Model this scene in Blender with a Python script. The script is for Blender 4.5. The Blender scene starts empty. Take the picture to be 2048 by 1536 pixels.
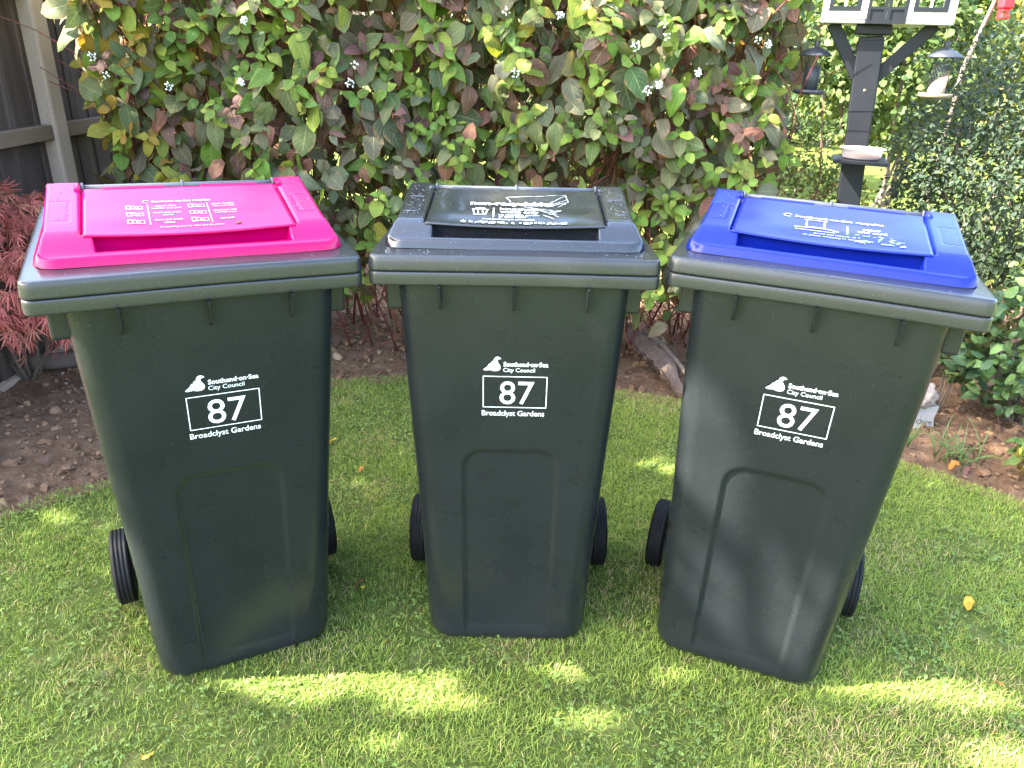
import bpy, bmesh, math, random
import numpy as np
from mathutils import Matrix, Vector
R = math.radians
random.seed(7)
rng = np.random.default_rng(7)
S = bpy.context.scene
COL = S.collection

# ------------------------------------------------------------------ camera
CAM_H, CAM_PITCH, CAM_ROLL, CAM_F = 1.3973, 24.0074, 2.1205, 1493.34
cd = bpy.data.cameras.new('camera'); cam = bpy.data.objects.new('camera', cd); COL.objects.link(cam)
cd.sensor_width = 36.0; cd.lens = 36.0 * CAM_F / 2048; cd.clip_start = 0.02; cd.clip_end = 500
cam.matrix_world = Matrix.Translation((0, 0, CAM_H)) @ Matrix.Rotation(R(90 - CAM_PITCH), 4, 'X') @ Matrix.Rotation(R(CAM_ROLL), 4, 'Z')
S.camera = cam

# ------------------------------------------------------------------ sky, sun, exposure
SUN_EL, SUN_AZ = 43.0, 103.0            # azimuth measured from +Y (view direction) towards -X (left)
sun_dir = Vector((-math.sin(R(SUN_AZ)) * math.cos(R(SUN_EL)), math.cos(R(SUN_AZ)) * math.cos(R(SUN_EL)), math.sin(R(SUN_EL))))
w = bpy.data.worlds.new('World'); S.world = w; w.use_nodes = True
nt = w.node_tree; nt.nodes.clear()
sky = nt.nodes.new('ShaderNodeTexSky'); sky.sky_type = 'NISHITA'; sky.sun_disc = False
sky.sun_elevation = R(SUN_EL); sky.sun_rotation = R(-SUN_AZ)
sky.air_density = 1.0; sky.dust_density = 3.5; sky.ozone_density = 1.0
bg = nt.nodes.new('ShaderNodeBackground'); bg.inputs['Strength'].default_value = 0.15
wo = nt.nodes.new('ShaderNodeOutputWorld')
nt.links.new(sky.outputs[0], bg.inputs[0]); nt.links.new(bg.outputs[0], wo.inputs[0])
sd = bpy.data.lights.new('sun', 'SUN'); sd.energy = 4.6; sd.angle = R(0.45); sd.color = (1.0, 0.95, 0.86)
so = bpy.data.objects.new('sun', sd); COL.objects.link(so)
so.rotation_euler = (-sun_dir).to_track_quat('-Z', 'Y').to_euler(); so.location = (-6, 3, 8)
S.view_settings.view_transform = 'Standard'; S.view_settings.look = 'None'
S.view_settings.exposure = 3.42; S.view_settings.gamma = 1.0; S.view_settings.use_curve_mapping = False
S.cycles.use_denoising = True
S.cycles.max_bounces = 8; S.cycles.transparent_max_bounces = 8
S.cycles.caustics_reflective = False; S.cycles.caustics_refractive = False

# ------------------------------------------------------------------ camera projection (for choosing which leaves show largest)
def project(P):
    x, y, z = P[:, 0], P[:, 1], P[:, 2] - CAM_H
    c, s = math.cos(R(CAM_PITCH)), math.sin(R(CAM_PITCH))
    fw = y * c - z * s; up = y * s + z * c
    u = CAM_F * x / fw; v = -CAM_F * up / fw
    r = R(CAM_ROLL)
    return np.stack([1024 + u * math.cos(r) - v * math.sin(r), 768 + u * math.sin(r) + v * math.cos(r), fw], 1)

# ------------------------------------------------------------------ small helpers
def value_noise(x, y, seed=0):
    xi = np.floor(x).astype(np.int64); yi = np.floor(y).astype(np.int64)
    fx = x - xi; fy = y - yi
    fx = fx * fx * (3 - 2 * fx); fy = fy * fy * (3 - 2 * fy)
    def h(a, b):
        n = (a * 374761393 + b * 668265263 + seed * 974711) & 0x7fffffff
        n = (n ^ (n >> 13)) * 1274126177 & 0x7fffffff
        return ((n ^ (n >> 16)) & 0xffff) / 65535.0
    return (h(xi, yi) * (1 - fx) + h(xi + 1, yi) * fx) * (1 - fy) + (h(xi, yi + 1) * (1 - fx) + h(xi + 1, yi + 1) * fx) * fy
def fbm(x, y, octaves=4, seed=0):
    t = 0; a = 1; n = 0
    for o in range(octaves):
        t = t + a * value_noise(x * 2 ** o + 17.3 * o, y * 2 ** o - 9.1 * o, seed + o); n += a; a *= .5
    return t / n
def sstep(a, b, x):
    t = np.clip((x - a) / (b - a), 0, 1); return t * t * (3 - 2 * t)

def mesh_np(name, V, F, col=None, uv=None, smooth=True):
    """V (n,3); F (m,k) all the same k; col (n,3) per vertex; uv (n,2) per vertex"""
    V = np.asarray(V, np.float32); F = np.asarray(F, np.int32)
    me = bpy.data.meshes.new(name)
    m, k = F.shape
    me.vertices.add(len(V)); me.vertices.foreach_set('co', V.ravel())
    me.loops.add(m * k); me.loops.foreach_set('vertex_index', F.ravel())
    me.polygons.add(m)
    me.polygons.foreach_set('loop_start', np.arange(0, m * k, k, dtype=np.int32))
    me.polygons.foreach_set('loop_total', np.full(m, k, np.int32))
    me.polygons.foreach_set('use_smooth', np.full(m, smooth, bool))
    if col is not None:
        a = me.color_attributes.new('lc', 'FLOAT_COLOR', 'POINT')
        c = np.ones((len(V), 4), np.float32); c[:, :3] = col; a.data.foreach_set('color', c.ravel())
    if uv is not None:
        l = me.uv_layers.new(name='luv'); l.data.foreach_set('uv', np.asarray(uv, np.float32)[F.ravel()].ravel())
    me.update(calc_edges=True); me.validate()
    return me

def link(name, me, mat, parent=None, kind=None):
    o = bpy.data.objects.new(name, me); COL.objects.link(o)
    if me is not None and mat is not None and len(me.materials) == 0: me.materials.append(mat)
    if parent is not None: o.parent = parent
    if kind: o['kind'] = kind
    return o
def tag(o, label, cat, group=None):
    o['label'] = label; o['category'] = cat
    if group: o['group'] = group
    return o
def thing(name, label, cat, loc=(0, 0, 0), group=None):
    o = bpy.data.objects.new(name, None); COL.objects.link(o); o.location = loc; o.empty_display_size = .05
    return tag(o, label, cat, group)

class MB:
    """collects shapes into one mesh"""
    def __init__(self): self.bm = bmesh.new()
    def box(self, x0, x1, y0, y1, z0, z1, bev=0.0, M=None, seg=2):
        r = bmesh.ops.create_cube(self.bm, size=1)['verts']
        for v in r: v.co = Vector((x0 + (v.co.x + .5) * (x1 - x0), y0 + (v.co.y + .5) * (y1 - y0), z0 + (v.co.z + .5) * (z1 - z0)))
        if bev:
            es = list({e for v in r for e in v.link_edges})
            g = bmesh.ops.bevel(self.bm, geom=es, offset=bev, segments=seg, affect='EDGES', profile=.5)
            r = g['verts'] if M is not None else r
            if M is not None:
                fs = {f for v in r if v.is_valid for f in v.link_faces}
                r = list({v for f in fs for v in f.verts})
        if M is not None:
            for v in r:
                if v.is_valid: v.co = M @ v.co
        return self
    def tube(self, pts, rad, n=8, cap=True):
        pts = [Vector(p) for p in pts]; rs = rad if isinstance(rad, (list, tuple)) else [rad] * len(pts)
        rings = []; up = None
        for i, p in enumerate(pts):
            d = (pts[min(i + 1, len(pts) - 1)] - pts[max(i - 1, 0)]).normalized()
            if up is None: up = d.orthogonal().normalized()
            a = (up - d * up.dot(d)).normalized(); up = a; b = d.cross(a)
            rings.append([self.bm.verts.new(p + (a * math.cos(t) + b * math.sin(t)) * rs[i]) for t in [2 * math.pi * k / n for k in range(n)]])
        for i in range(len(rings) - 1):
            for k in range(n):
                f = self.bm.faces.new((rings[i][k], rings[i][(k + 1) % n], rings[i + 1][(k + 1) % n], rings[i + 1][k])); f.smooth = True
        if cap:
            self.bm.faces.new(rings[0][::-1]); self.bm.faces.new(rings[-1])
        return self
    def lathe(self, prof, n=24, M=None, closed=False):
        rings = []
        for (r, z) in prof:
            rings.append([self.bm.verts.new((M @ Vector((r * math.cos(2 * math.pi * k / n), r * math.sin(2 * math.pi * k / n), z))) if M else (r * math.cos(2 * math.pi * k / n), r * math.sin(2 * math.pi * k / n), z)) for k in range(n)])
        L = len(rings)
        for i in range(L if closed else L - 1):
            a, b = rings[i], rings[(i + 1) % L]
            for k in range(n):
                f = self.bm.faces.new((a[k], a[(k + 1) % n], b[(k + 1) % n], b[k])); f.smooth = True
        return self
    def prism(self, pts, M, depth):
        """polygon in local xy, extruded along local z by depth, placed by M"""
        a = [self.bm.verts.new(M @ Vector((p[0], p[1], 0))) for p in pts]
        b = [self.bm.verts.new(M @ Vector((p[0], p[1], depth))) for p in pts]
        self.bm.faces.new(a[::-1]); self.bm.faces.new(b)
        for i in range(len(a)):
            j = (i + 1) % len(a); self.bm.faces.new((a[i], a[j], b[j], b[i]))
        return self
    def mesh(self, name):
        bmesh.ops.recalc_face_normals(self.bm, faces=self.bm.faces)
        me = bpy.data.meshes.new(name); self.bm.to_mesh(me); self.bm.free(); return me
    def build(self, name, mat, parent=None, kind=None): return link(name, self.mesh(name), mat, parent, kind)

# ------------------------------------------------------------------ materials
def new_mat(name):
    m = bpy.data.materials.new(name); m.use_nodes = True; n = m.node_tree; n.nodes.clear()
    out = n.nodes.new('ShaderNodeOutputMaterial'); return m, n, out
def N(n, t, **kw):
    nd = n.nodes.new(t)
    for k, v in kw.items():
        if k in nd.inputs: nd.inputs[k].default_value = v
        else: setattr(nd, k, v)
    return nd
def ramp(n, fac, stops):
    r = n.nodes.new('ShaderNodeValToRGB'); e = r.color_ramp.elements
    while len(e) < len(stops): e.new(.5)
    for x, (p, c) in zip(e, stops): x.position = p; x.color = (*c, 1) if len(c) == 3 else c
    n.links.new(fac, r.inputs[0]); return r.outputs[0]
def mix(n, fac, a, b, bt='MIX'):
    m = n.nodes.new('ShaderNodeMix'); m.data_type = 'RGBA'; m.blend_type = bt
    for i, s in ((0, fac), (6, a), (7, b)):
        if isinstance(s, (int, float)): m.inputs[i].default_value = s
        elif isinstance(s, tuple): m.inputs[i].default_value = (*s, 1)
        else: n.links.new(s, m.inputs[i])
    return m.outputs[2]
def math_n(n, op, a, b=None, c=None):
    m = n.nodes.new('ShaderNodeMath'); m.operation = op
    for i, s in enumerate((a, b, c)):
        if s is None: continue
        if isinstance(s, (int, float)): m.inputs[i].default_value = s
        else: n.links.new(s, m.inputs[i])
    return m.outputs[0]
def noise(n, scale, detail=3, coord='Object', rough=.55, stretch=None):
    tc = n.nodes.new('ShaderNodeTexCoord'); t = N(n, 'ShaderNodeTexNoise', Scale=scale, Detail=detail, Roughness=rough)
    if stretch:
        mp = N(n, 'ShaderNodeMapping'); mp.inputs['Scale'].default_value = stretch
        n.links.new(tc.outputs[coord], mp.inputs[0]); n.links.new(mp.outputs[0], t.inputs[0])
    else: n.links.new(tc.outputs[coord], t.inputs[0])
    return t.outputs[0]
def bump(n, h, strength=.2, dist=.002):
    b = N(n, 'ShaderNodeBump', Strength=strength, Distance=dist); n.links.new(h, b.inputs['Height']); return b.outputs[0]

def plastic(name, col, rough=.38, dust=.5, spec=.5, wave=.15, coat=0.0, speck=True, dusty=0.0):
    m, n, out = new_mat(name)
    p = N(n, 'ShaderNodeBsdfPrincipled', Roughness=rough); p.inputs['Specular IOR Level'].default_value = spec
    p.inputs['Coat Weight'].default_value = coat; p.inputs['Coat Roughness'].default_value = .06
    big = noise(n, 6, 4); fine = noise(n, 260, 2)
    c = mix(n, ramp(n, big, [(.35, (0, 0, 0)), (.7, (.35, .35, .35))]), col, tuple(min(1, x * 1.35 + .004) for x in col))
    sp = noise(n, 420, 1)
    if speck:
        c = mix(n, ramp(n, sp, [(.735, (0, 0, 0)), (.77, (dust, dust, dust))]), c, (.34, .33, .30))
    if dusty:
        film = noise(n, 4.5, 3, rough=.5)
        c = mix(n, ramp(n, film, [(.15, (dusty * .5, dusty * .5, dusty * .5)), (.85, (dusty * 1.5, dusty * 1.5, dusty * 1.5))]), c, (.28, .28, .27))
    n.links.new(c, p.inputs['Base Color'])
    rr = math_n(n, 'ADD', math_n(n, 'MULTIPLY', big, .20), rough - .08)
    n.links.new(rr, p.inputs['Roughness'])
    h = math_n(n, 'ADD', math_n(n, 'MULTIPLY', fine, .05), noise(n, 6, 1))
    n.links.new(bump(n, h, wave, .004), p.inputs['Normal'])
    n.links.new(p.outputs[0], out.inputs[0]); return m

def leafmat(name, transl=.38, rough=.42, veins=7.0, vein_amt=.35, mottle=(.30, .16, .07), mottle_lo=.60, back=.5, spec=.4):
    m, n, out = new_mat(name)
    at = N(n, 'ShaderNodeAttribute', attribute_name='lc')
    uv = N(n, 'ShaderNodeUVMap', uv_map='luv'); sx = N(n, 'ShaderNodeSeparateXYZ'); n.links.new(uv.outputs[0], sx.inputs[0])
    au = math_n(n, 'ABSOLUTE', math_n(n, 'SUBTRACT', sx.outputs[0], .5))       # 0 at the midrib .. .5 at the edge
    ph = math_n(n, 'SUBTRACT', math_n(n, 'MULTIPLY', sx.outputs[1], veins), math_n(n, 'MULTIPLY', au, 4.2))
    sv = math_n(n, 'ABSOLUTE', math_n(n, 'SUBTRACT', math_n(n, 'FRACT', ph), .5))
    side = math_n(n, 'SUBTRACT', 1.0, math_n(n, 'MINIMUM', math_n(n, 'MULTIPLY', sv, 9.0), 1.0))
    mid = math_n(n, 'SUBTRACT', 1.0, math_n(n, 'MINIMUM', math_n(n, 'MULTIPLY', au, 22.0), 1.0))
    vein = math_n(n, 'MAXIMUM', math_n(n, 'MULTIPLY', side, .7), mid)
    sep = N(n, 'ShaderNodeSeparateColor'); n.links.new(at.outputs[0], sep.inputs[0])
    wv = math_n(n, 'ADD', math_n(n, 'MULTIPLY', sep.outputs[0], 517.0), math_n(n, 'MULTIPLY', sep.outputs[1], 911.0))
    def leafnoise(sc, det):
        t_ = N(n, 'ShaderNodeTexNoise', noise_dimensions='4D', Scale=sc, Detail=det, Roughness=.6); n.links.new(uv.outputs[0], t_.inputs['Vector']); n.links.new(wv, t_.inputs['W']); return t_.outputs[0]
    mo = leafnoise(4.5, 4); mo2 = leafnoise(1.6, 2)
    rim_ = math_n(n, 'MULTIPLY', math_n(n, 'POWER', math_n(n, 'MULTIPLY', au, 2.0), 4.0), .22)
    c = mix(n, ramp(n, math_n(n, 'ADD', mo, rim_), [(mottle_lo, (0, 0, 0)), (mottle_lo + .14, (.85, .85, .85))]), at.outputs[0], mottle)
    hsv = N(n, 'ShaderNodeHueSaturation'); n.links.new(c, hsv.inputs['Color'])
    n.links.new(math_n(n, 'ADD', math_n(n, 'MULTIPLY', mo2, .9), .55), hsv.inputs['Value'])
    c = mix(n, math_n(n, 'MULTIPLY', vein, vein_amt), hsv.outputs[0], mix(n, .6, hsv.outputs[0], (.40, .44, .20)))
    geo = N(n, 'ShaderNodeNewGeometry')
    cb = mix(n, math_n(n, 'MULTIPLY', geo.outputs['Backfacing'], back), c, mix(n, .45, c, (.26, .30, .18)))
    p = N(n, 'ShaderNodeBsdfPrincipled', Roughness=rough); p.inputs['Specular IOR Level'].default_value = spec
    n.links.new(cb, p.inputs['Base Color'])
    n.links.new(bump(n, math_n(n, 'SUBTRACT', mo, vein), .55, .0025), p.inputs['Normal'])
    t = N(n, 'ShaderNodeBsdfTranslucent')
    n.links.new(mix(n, 1.0, cb, (1.25, 1.2, .45), 'MULTIPLY'), t.inputs[0])
    ms = N(n, 'ShaderNodeMixShader'); ms.inputs[0].default_value = transl
    n.links.new(p.outputs[0], ms.inputs[1]); n.links.new(t.outputs[0], ms.inputs[2]); n.links.new(ms.outputs[0], out.inputs[0])
    return m

def simple(name, col, rough=.7, var=.25, scale=12, bmp=.3, bscale=60, dist=.004, spec=.3, metal=0.0, stretch=None):
    m, n, out = new_mat(name)
    p = N(n, 'ShaderNodeBsdfPrincipled', Roughness=rough, Metallic=metal); p.inputs['Specular IOR Level'].default_value = spec
    nz = noise(n, scale, 5, stretch=stretch)
    c = mix(n, nz, tuple(x * (1 - var) for x in col), tuple(min(1, x * (1 + var)) for x in col))
    n.links.new(c, p.inputs['Base Color'])
    n.links.new(bump(n, noise(n, bscale, 5, stretch=stretch), bmp, dist), p.inputs['Normal'])
    n.links.new(p.outputs[0], out.inputs[0]); return m

def attrmat(name, rough=.6, transl=0.0, bmp=0.0, bscale=80, spec=.25):
    m, n, out = new_mat(name)
    at = N(n, 'ShaderNodeAttribute', attribute_name='lc')
    p = N(n, 'ShaderNodeBsdfPrincipled', Roughness=rough); p.inputs['Specular IOR Level'].default_value = spec
    n.links.new(at.outputs[0], p.inputs['Base Color'])
    if bmp: n.links.new(bump(n, noise(n, bscale, 4), bmp, .004), p.inputs['Normal'])
    if transl:
        t = N(n, 'ShaderNodeBsdfTranslucent'); n.links.new(mix(n, 1.0, at.outputs[0], (1.2, 1.2, .5), 'MULTIPLY'), t.inputs[0])
        ms = N(n, 'ShaderNodeMixShader'); ms.inputs[0].default_value = transl
        n.links.new(p.outputs[0], ms.inputs[1]); n.links.new(t.outputs[0], ms.inputs[2]); n.links.new(ms.outputs[0], out.inputs[0])
    else: n.links.new(p.outputs[0], out.inputs[0])
    return m

MAT = dict(
    body=plastic('body_plastic', (.0074, .0099, .0115), .27, .30, .36, .02, dusty=.020),
    grey=plastic('grey_plastic', (.016, .0175, .0195), .24, .30, .6, .04, dusty=.03),
    insert_dark=plastic('dark_lid_plastic', (.0085, .0098, .0125), .15, .5, .6, .04, .3, dusty=.020),
    pink=plastic('pink_plastic', (.44, .0002, .088), .17, .0, .28, .04, .0, speck=False),
    blue=plastic('blue_plastic', (.0035, .012, .185), .17, .12, .35, .04, .0),
    rod=plastic('rod_plastic', (.11, .115, .125), .35, .2),
    rubber=plastic('tyre_rubber', (.006, .006, .007), .6, .2, .25),
    black_paint=plastic('black_paint', (.0050, .0060, .0090), .45, .12, .28, .15),
    print=simple('white_print', (.80, .82, .83), .5, .03, 40, .02),
    print_faded=simple('worn_white_print', (.46, .46, .50), .5, .35, 70, .05),
    residue=simple('sticker_residue', (.62, .63, .60), .35, .25, 90, .2),
    white=simple('white_paint', (.78, .78, .76), .4, .06, 8, .15),
    board=None, concrete=simple('concrete', (.44, .34, .265), .9, .30, 160, .7, 220, .003),
    bark=simple('bark', (.13, .10, .08), .9, .4, 20, .8, 50, .008, stretch=(1, 1, .25)),
    stem=simple('red_stem', (.12, .030, .026), .55, .45, 25, .3),
    stem_dry=simple('dry_stem', (.20, .12, .06), .7, .45, 25, .3),
    log=simple('weathered_root', (.12, .088, .07), .9, .75, 22, 1.0, 60, .02, stretch=(1, .35, 1)),
    stone=simple('pale_stone', (.29, .235, .20), .85, .25, 40, .6, 90, .004),
    stone_white=simple('white_stone', (.38, .35, .32), .7, .08, 30, .25, 90, .002),
    ink=simple('black_ink', (.02, .02, .02), .6, .0),
    berry=simple('white_berry', (.72, .74, .70), .3, .08, 60, .05),
    seed=simple('feeder_seed', (.26, .20, .14), .8, .35, 160, .8, 200, .004),
    metal_dark=plastic('feeder_metal', (.022, .026, .034), .45, .0, .5, .1, speck=False),
    tray=simple('feeder_tray', (.20, .16, .11), .5, .2, 30, .1),
    dish=None, mealy=simple('dish_food', (.55, .27, .20), .8, .4, 90, .7, 120, .004),
    red_plastic=plastic('red_plastic', (.70, .012, .02), .4, 0, speck=False),
    dogwood=leafmat('dogwood_leaf', .36, .58, 6.0, .75, mottle_lo=.63, spec=.22),
    shrub=leafmat('evergreen_leaf', .22, .42, 7.0, .25, (.07, .08, .02), .70, .5, .3),
    dry=leafmat('dry_leaf', .2, .6, 6.0, .2, (.16, .08, .03), .55),
    yellow_leaf=leafmat('yellow_leaf', .3, .5, 6.0, .3, (.35, .16, .03), .6),
    maple=leafmat('maple_leaf', .3, .5, 5.0, .1, (.12, .03, .03), .7),
    tree=leafmat('tree_leaf', .25, .55, 7.0, .2, (.06, .08, .02), .7, .3, .2),
    grass=attrmat('grass_blade', .55, .33, spec=.18),
    clod=attrmat('soil_clod', .95, 0, .8, 120, .1),
)
def clear_plastic():
    m, n, out = new_mat('milky_plastic')
    p = N(n, 'ShaderNodeBsdfPrincipled', Roughness=.25); p.inputs['Base Color'].default_value = (.48, .42, .43, 1)
    tr = N(n, 'ShaderNodeBsdfTransparent'); ms = N(n, 'ShaderNodeMixShader'); ms.inputs[0].default_value = .62
    n.links.new(tr.outputs[0], ms.inputs[1]); n.links.new(p.outputs[0], ms.inputs[2]); n.links.new(ms.outputs[0], out.inputs[0]); return m
MAT['dish'] = clear_plastic()
def water_mat():
    m, n, out = new_mat('water_drop')
    g = N(n, 'ShaderNodeBsdfGlossy', Roughness=.03); g.inputs[0].default_value = (1, 1, 1, 1)
    t = N(n, 'ShaderNodeBsdfTransparent'); fr = N(n, 'ShaderNodeFresnel', IOR=1.45)
    ms = N(n, 'ShaderNodeMixShader'); n.links.new(math_n(n, 'ADD', fr.outputs[0], .05), ms.inputs[0])
    n.links.new(t.outputs[0], ms.inputs[1]); n.links.new(g.outputs[0], ms.inputs[2]); n.links.new(ms.outputs[0], out.inputs[0]); return m
MAT['water'] = water_mat()
def board_mat():
    m, n, out = new_mat('fence_board')
    p = N(n, 'ShaderNodeBsdfPrincipled', Roughness=.85); p.inputs['Specular IOR Level'].default_value = .15
    g = noise(n, 22, 6, stretch=(1, 1, .08)); oi = N(n, 'ShaderNodeObjectInfo')
    c = ramp(n, g, [(.3, (.055, .041, .036)), (.55, (.092, .069, .060)), (.75, (.145, .108, .093))])
    h = N(n, 'ShaderNodeHueSaturation'); n.links.new(c, h.inputs['Color'])
    n.links.new(math_n(n, 'ADD', math_n(n, 'MULTIPLY', oi.outputs['Random'], .5), .75), h.inputs['Value'])
    n.links.new(h.outputs[0], p.inputs['Base Color']); n.links.new(bump(n, g, .6, .004), p.inputs['Normal'])
    n.links.new(p.outputs[0], out.inputs[0]); return m
MAT['board'] = board_mat()
def ground_mat(name, stops, scale, bmp, bscale):
    m, n, out = new_mat(name)
    p = N(n, 'ShaderNodeBsdfPrincipled', Roughness=.95); p.inputs['Specular IOR Level'].default_value = .1
    n.links.new(ramp(n, noise(n, scale, 8, rough=.7), stops), p.inputs['Base Color'])
    n.links.new(bump(n, noise(n, bscale, 6, rough=.7), bmp, .02), p.inputs['Normal'])
    n.links.new(p.outputs[0], out.inputs[0]); return m
MAT['lawn'] = ground_mat('lawn_base', [(.3, (.055, .075, .020)), (.5, (.090, .125, .028)), (.7, (.150, .150, .055))], 14, .8, 60)
MAT['far_lawn'] = ground_mat('far_lawn', [(.3, (.060, .088, .018)), (.5, (.088, .120, .022)), (.7, (.12, .14, .034))], 5, .8, 40)
MAT['soil'] = ground_mat('soil', [(.25, (.092, .055, .034)), (.5, (.168, .104, .064)), (.75, (.25, .163, .105))], 16, 1.0, 45)

# ------------------------------------------------------------------ ground
EDGE = np.array([(-4.5, .6), (-2.6, 1.35), (-1.642, 2.02), (-1.40, 2.23), (-1.15, 2.62), (-.837, 3.135), (-.50, 3.23), (.10, 3.24), (.50, 3.16), (.77, 3.06), (1.15, 2.84), (1.525, 2.57), (1.85, 2.31), (2.3, 1.95), (3.6, 1.1)])
def edge_y(x): return np.interp(x, EDGE[:, 0], EDGE[:, 1]) + .025 * (value_noise(x * 6, x * 0, 5) - .5) + .02 * (value_noise(x * 19, x * 0, 6) - .5)
def ground_h(x, y):   # gentle unevenness of the lawn
    return .012 * (fbm(x * 1.1, y * 1.1, 3, 3) - .5) - .012
def grid(x0, x1, y0, y1, nx, ny):
    X, Y = np.meshgrid(np.linspace(x0, x1, nx), np.linspace(y0, y1, ny)); i = np.arange(nx * ny).reshape(ny, nx)
    F = np.stack([i[:-1, :-1], i[:-1, 1:], i[1:, 1:], i[1:, :-1]], -1).reshape(-1, 4)
    return X.ravel(), Y.ravel(), F
# wide ground sheet reaching the horizon
m = MB(); m.box(-150, 150, -150, 150, -.6, -.09)
m.build('ground', MAT['far_lawn'], None, 'structure')
# lawn up to the bed's edge
xs = np.linspace(-4.5, 3.6, 200); ts = np.linspace(0, 1, 90)
XX, TT = np.meshgrid(xs, ts); YE = edge_y(XX)
YY = -3 + (YE + 3) * TT
ZZ = ground_h(XX, YY) - .004 - .05 * sstep(.985, 1.0, TT)
i = np.arange(XX.size).reshape(XX.shape)
lawn = link('lawn', mesh_np('lawn', np.stack([XX.ravel(), YY.ravel(), ZZ.ravel()], 1), np.stack([i[:-1, :-1], i[:-1, 1:], i[1:, 1:], i[1:, :-1]], -1).reshape(-1, 4)), MAT['lawn'], None, 'structure')
# soil bed behind the lawn
X, Y, F = grid(-4.5, 3.6, .55, 5.2, 400, 232)
def soil_h(x, y):
    d = y - np.interp(x, EDGE[:, 0], EDGE[:, 1])
    hgt = -.045 + .05 * sstep(0, .5, d) + .035 * (fbm(x * 9, y * 9, 4, 21) - .5) + .034 * (fbm(x * 24, y * 24, 3, 33) - .45) + .016 * (fbm(x * 70, y * 70, 2, 43) - .5)
    return np.where(d < .02, np.minimum(hgt, -.03 + d * .3), hgt)
Zs = soil_h(X, Y); Zs = np.where(Y < np.interp(X, EDGE[:, 0], EDGE[:, 1]) - .08, -.085, Zs)
link('soil_bed', mesh_np('soil_bed', np.stack([X, Y, Zs], 1), F), MAT['soil'], None, 'structure')
# lawn beyond the hedge
X, Y, F = grid(-5, 24, 5.15, 40, 60, 60)
link('far_lawn', mesh_np('far_lawn', np.stack([X, Y, .03 * fbm(X, Y, 3, 4) - .01], 1), F), MAT['far_lawn'], None, 'structure')

# ------------------------------------------------------------------ leaf building
def leaf_proto(rows=7, cols=4, width=.55, tip=1.3, base=.75, fold=.22, curl=.35, wave=.06, seed=0, crumple=0.0):
    """unit leaf along +Y, normal +Z; returns V, F(quads), UV"""
    r = np.random.default_rng(seed)
    v = np.linspace(0, 1, rows); u = np.linspace(-1, 1, cols + 1)
    wv = (v ** base) * ((1 - v) ** (1 / tip)); wv = wv / wv.max() * width * .5; wv[0] = .008; wv[-1] = .004
    U, Vv = np.meshgrid(u, v); Wm = wv[:, None] * np.ones_like(U)
    x = U * Wm; th = curl * Vv; yy = np.sin(th) / curl if abs(curl) > 1e-3 else Vv
    yy = np.where(abs(curl) > 1e-3, yy, Vv); zz = -(1 - np.cos(th)) / (curl if abs(curl) > 1e-3 else 1)
    zz = zz + fold * np.abs(x) + wave * Wm * np.sin(Vv * 9 + r.uniform(0, 6)) * np.abs(U) * np.sign(U) * 2
    zz = zz - fold * .9 * (np.abs(U) ** 3) * Wm * .8
    if crumple: zz = zz + crumple * (r.random(zz.shape) - .5); x = x + crumple * .5 * (r.random(zz.shape) - .5)
    V = np.stack([x.ravel(), yy.ravel(), zz.ravel()], 1)
    i = np.arange(U.size).reshape(U.shape)
    F = np.stack([i[:-1, :-1], i[:-1, 1:], i[1:, 1:], i[1:, :-1]], -1).reshape(-1, 4)
    return V, F, np.stack([(U.ravel() + 1) / 2, Vv.ravel()], 1)
def frames(d, nrm):
    d = d / np.linalg.norm(d, axis=1, keepdims=True)
    nrm = nrm - d * (nrm * d).sum(1, keepdims=True); nrm = nrm / (np.linalg.norm(nrm, axis=1, keepdims=True) + 1e-9)
    return np.cross(d, nrm), d, nrm
def scatter(name, protos, pid, P, d, nrm, s, col, colvar=.0):
    """all leaves as one mesh"""
    sd_, dd, nn = frames(d, nrm); Vs, Fs, Cs, Us = [], [], [], []; off = 0
    for k, (pv, pf, pu) in enumerate(protos):
        q = np.where(pid == k)[0]
        if len(q) == 0: continue
        loc = pv[None] * s[q][:, None, None]
        W = P[q][:, None] + loc[..., 0:1] * sd_[q][:, None] + loc[..., 1:2] * dd[q][:, None] + loc[..., 2:3] * nn[q][:, None]
        n = len(pv)
        Fs.append((pf[None] + (np.arange(len(q)) * n)[:, None, None] + off).reshape(-1, pf.shape[1])); off += n * len(q)
        Vs.append(W.reshape(-1, 3)); Cs.append(np.repeat(col[q], n, 0)); Us.append(np.tile(pu, (len(q), 1)))
    return mesh_np(name, np.concatenate(Vs), np.concatenate(Fs), np.concatenate(Cs), np.concatenate(Us))
def leaf_objects(parent, protos, pid, P, d, nrm, s, col, mat, name='leaf', ncol=10):
    """each leaf an object of its own; mesh data shared between leaves of like shape and colour"""
    sd_, dd, nn = frames(d, nrm)
    # quantise colours into a small palette
    key = np.argsort(col @ np.array([1.0, 3.0, 7.0])); pal = {}
    bucket = np.empty(len(col), int); bucket[key] = (np.arange(len(col)) * ncol // max(1, len(col)))
    for i in range(len(P)):
        kk = (int(pid[i]), int(bucket[i]))
        if kk not in pal:
            pv, pf, pu = protos[kk[0]]; sel = bucket == kk[1]
            c = col[i]
            pal[kk] = mesh_np(name, pv, pf, np.repeat(c[None], len(pv), 0), pu); pal[kk].materials.append(mat)
        o = bpy.data.objects.new(name, pal[kk]); COL.objects.link(o); o.parent = parent
        M = Matrix.Identity(4)
        for r_ in range(3):
            M[r_][0] = sd_[i][r_] * s[i]; M[r_][1] = dd[i][r_] * s[i]; M[r_][2] = nn[i][r_] * s[i]; M[r_][3] = P[i][r_]
        o.matrix_local = parent.matrix_basis.inverted() @ M if parent.type == 'EMPTY' else M
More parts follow.
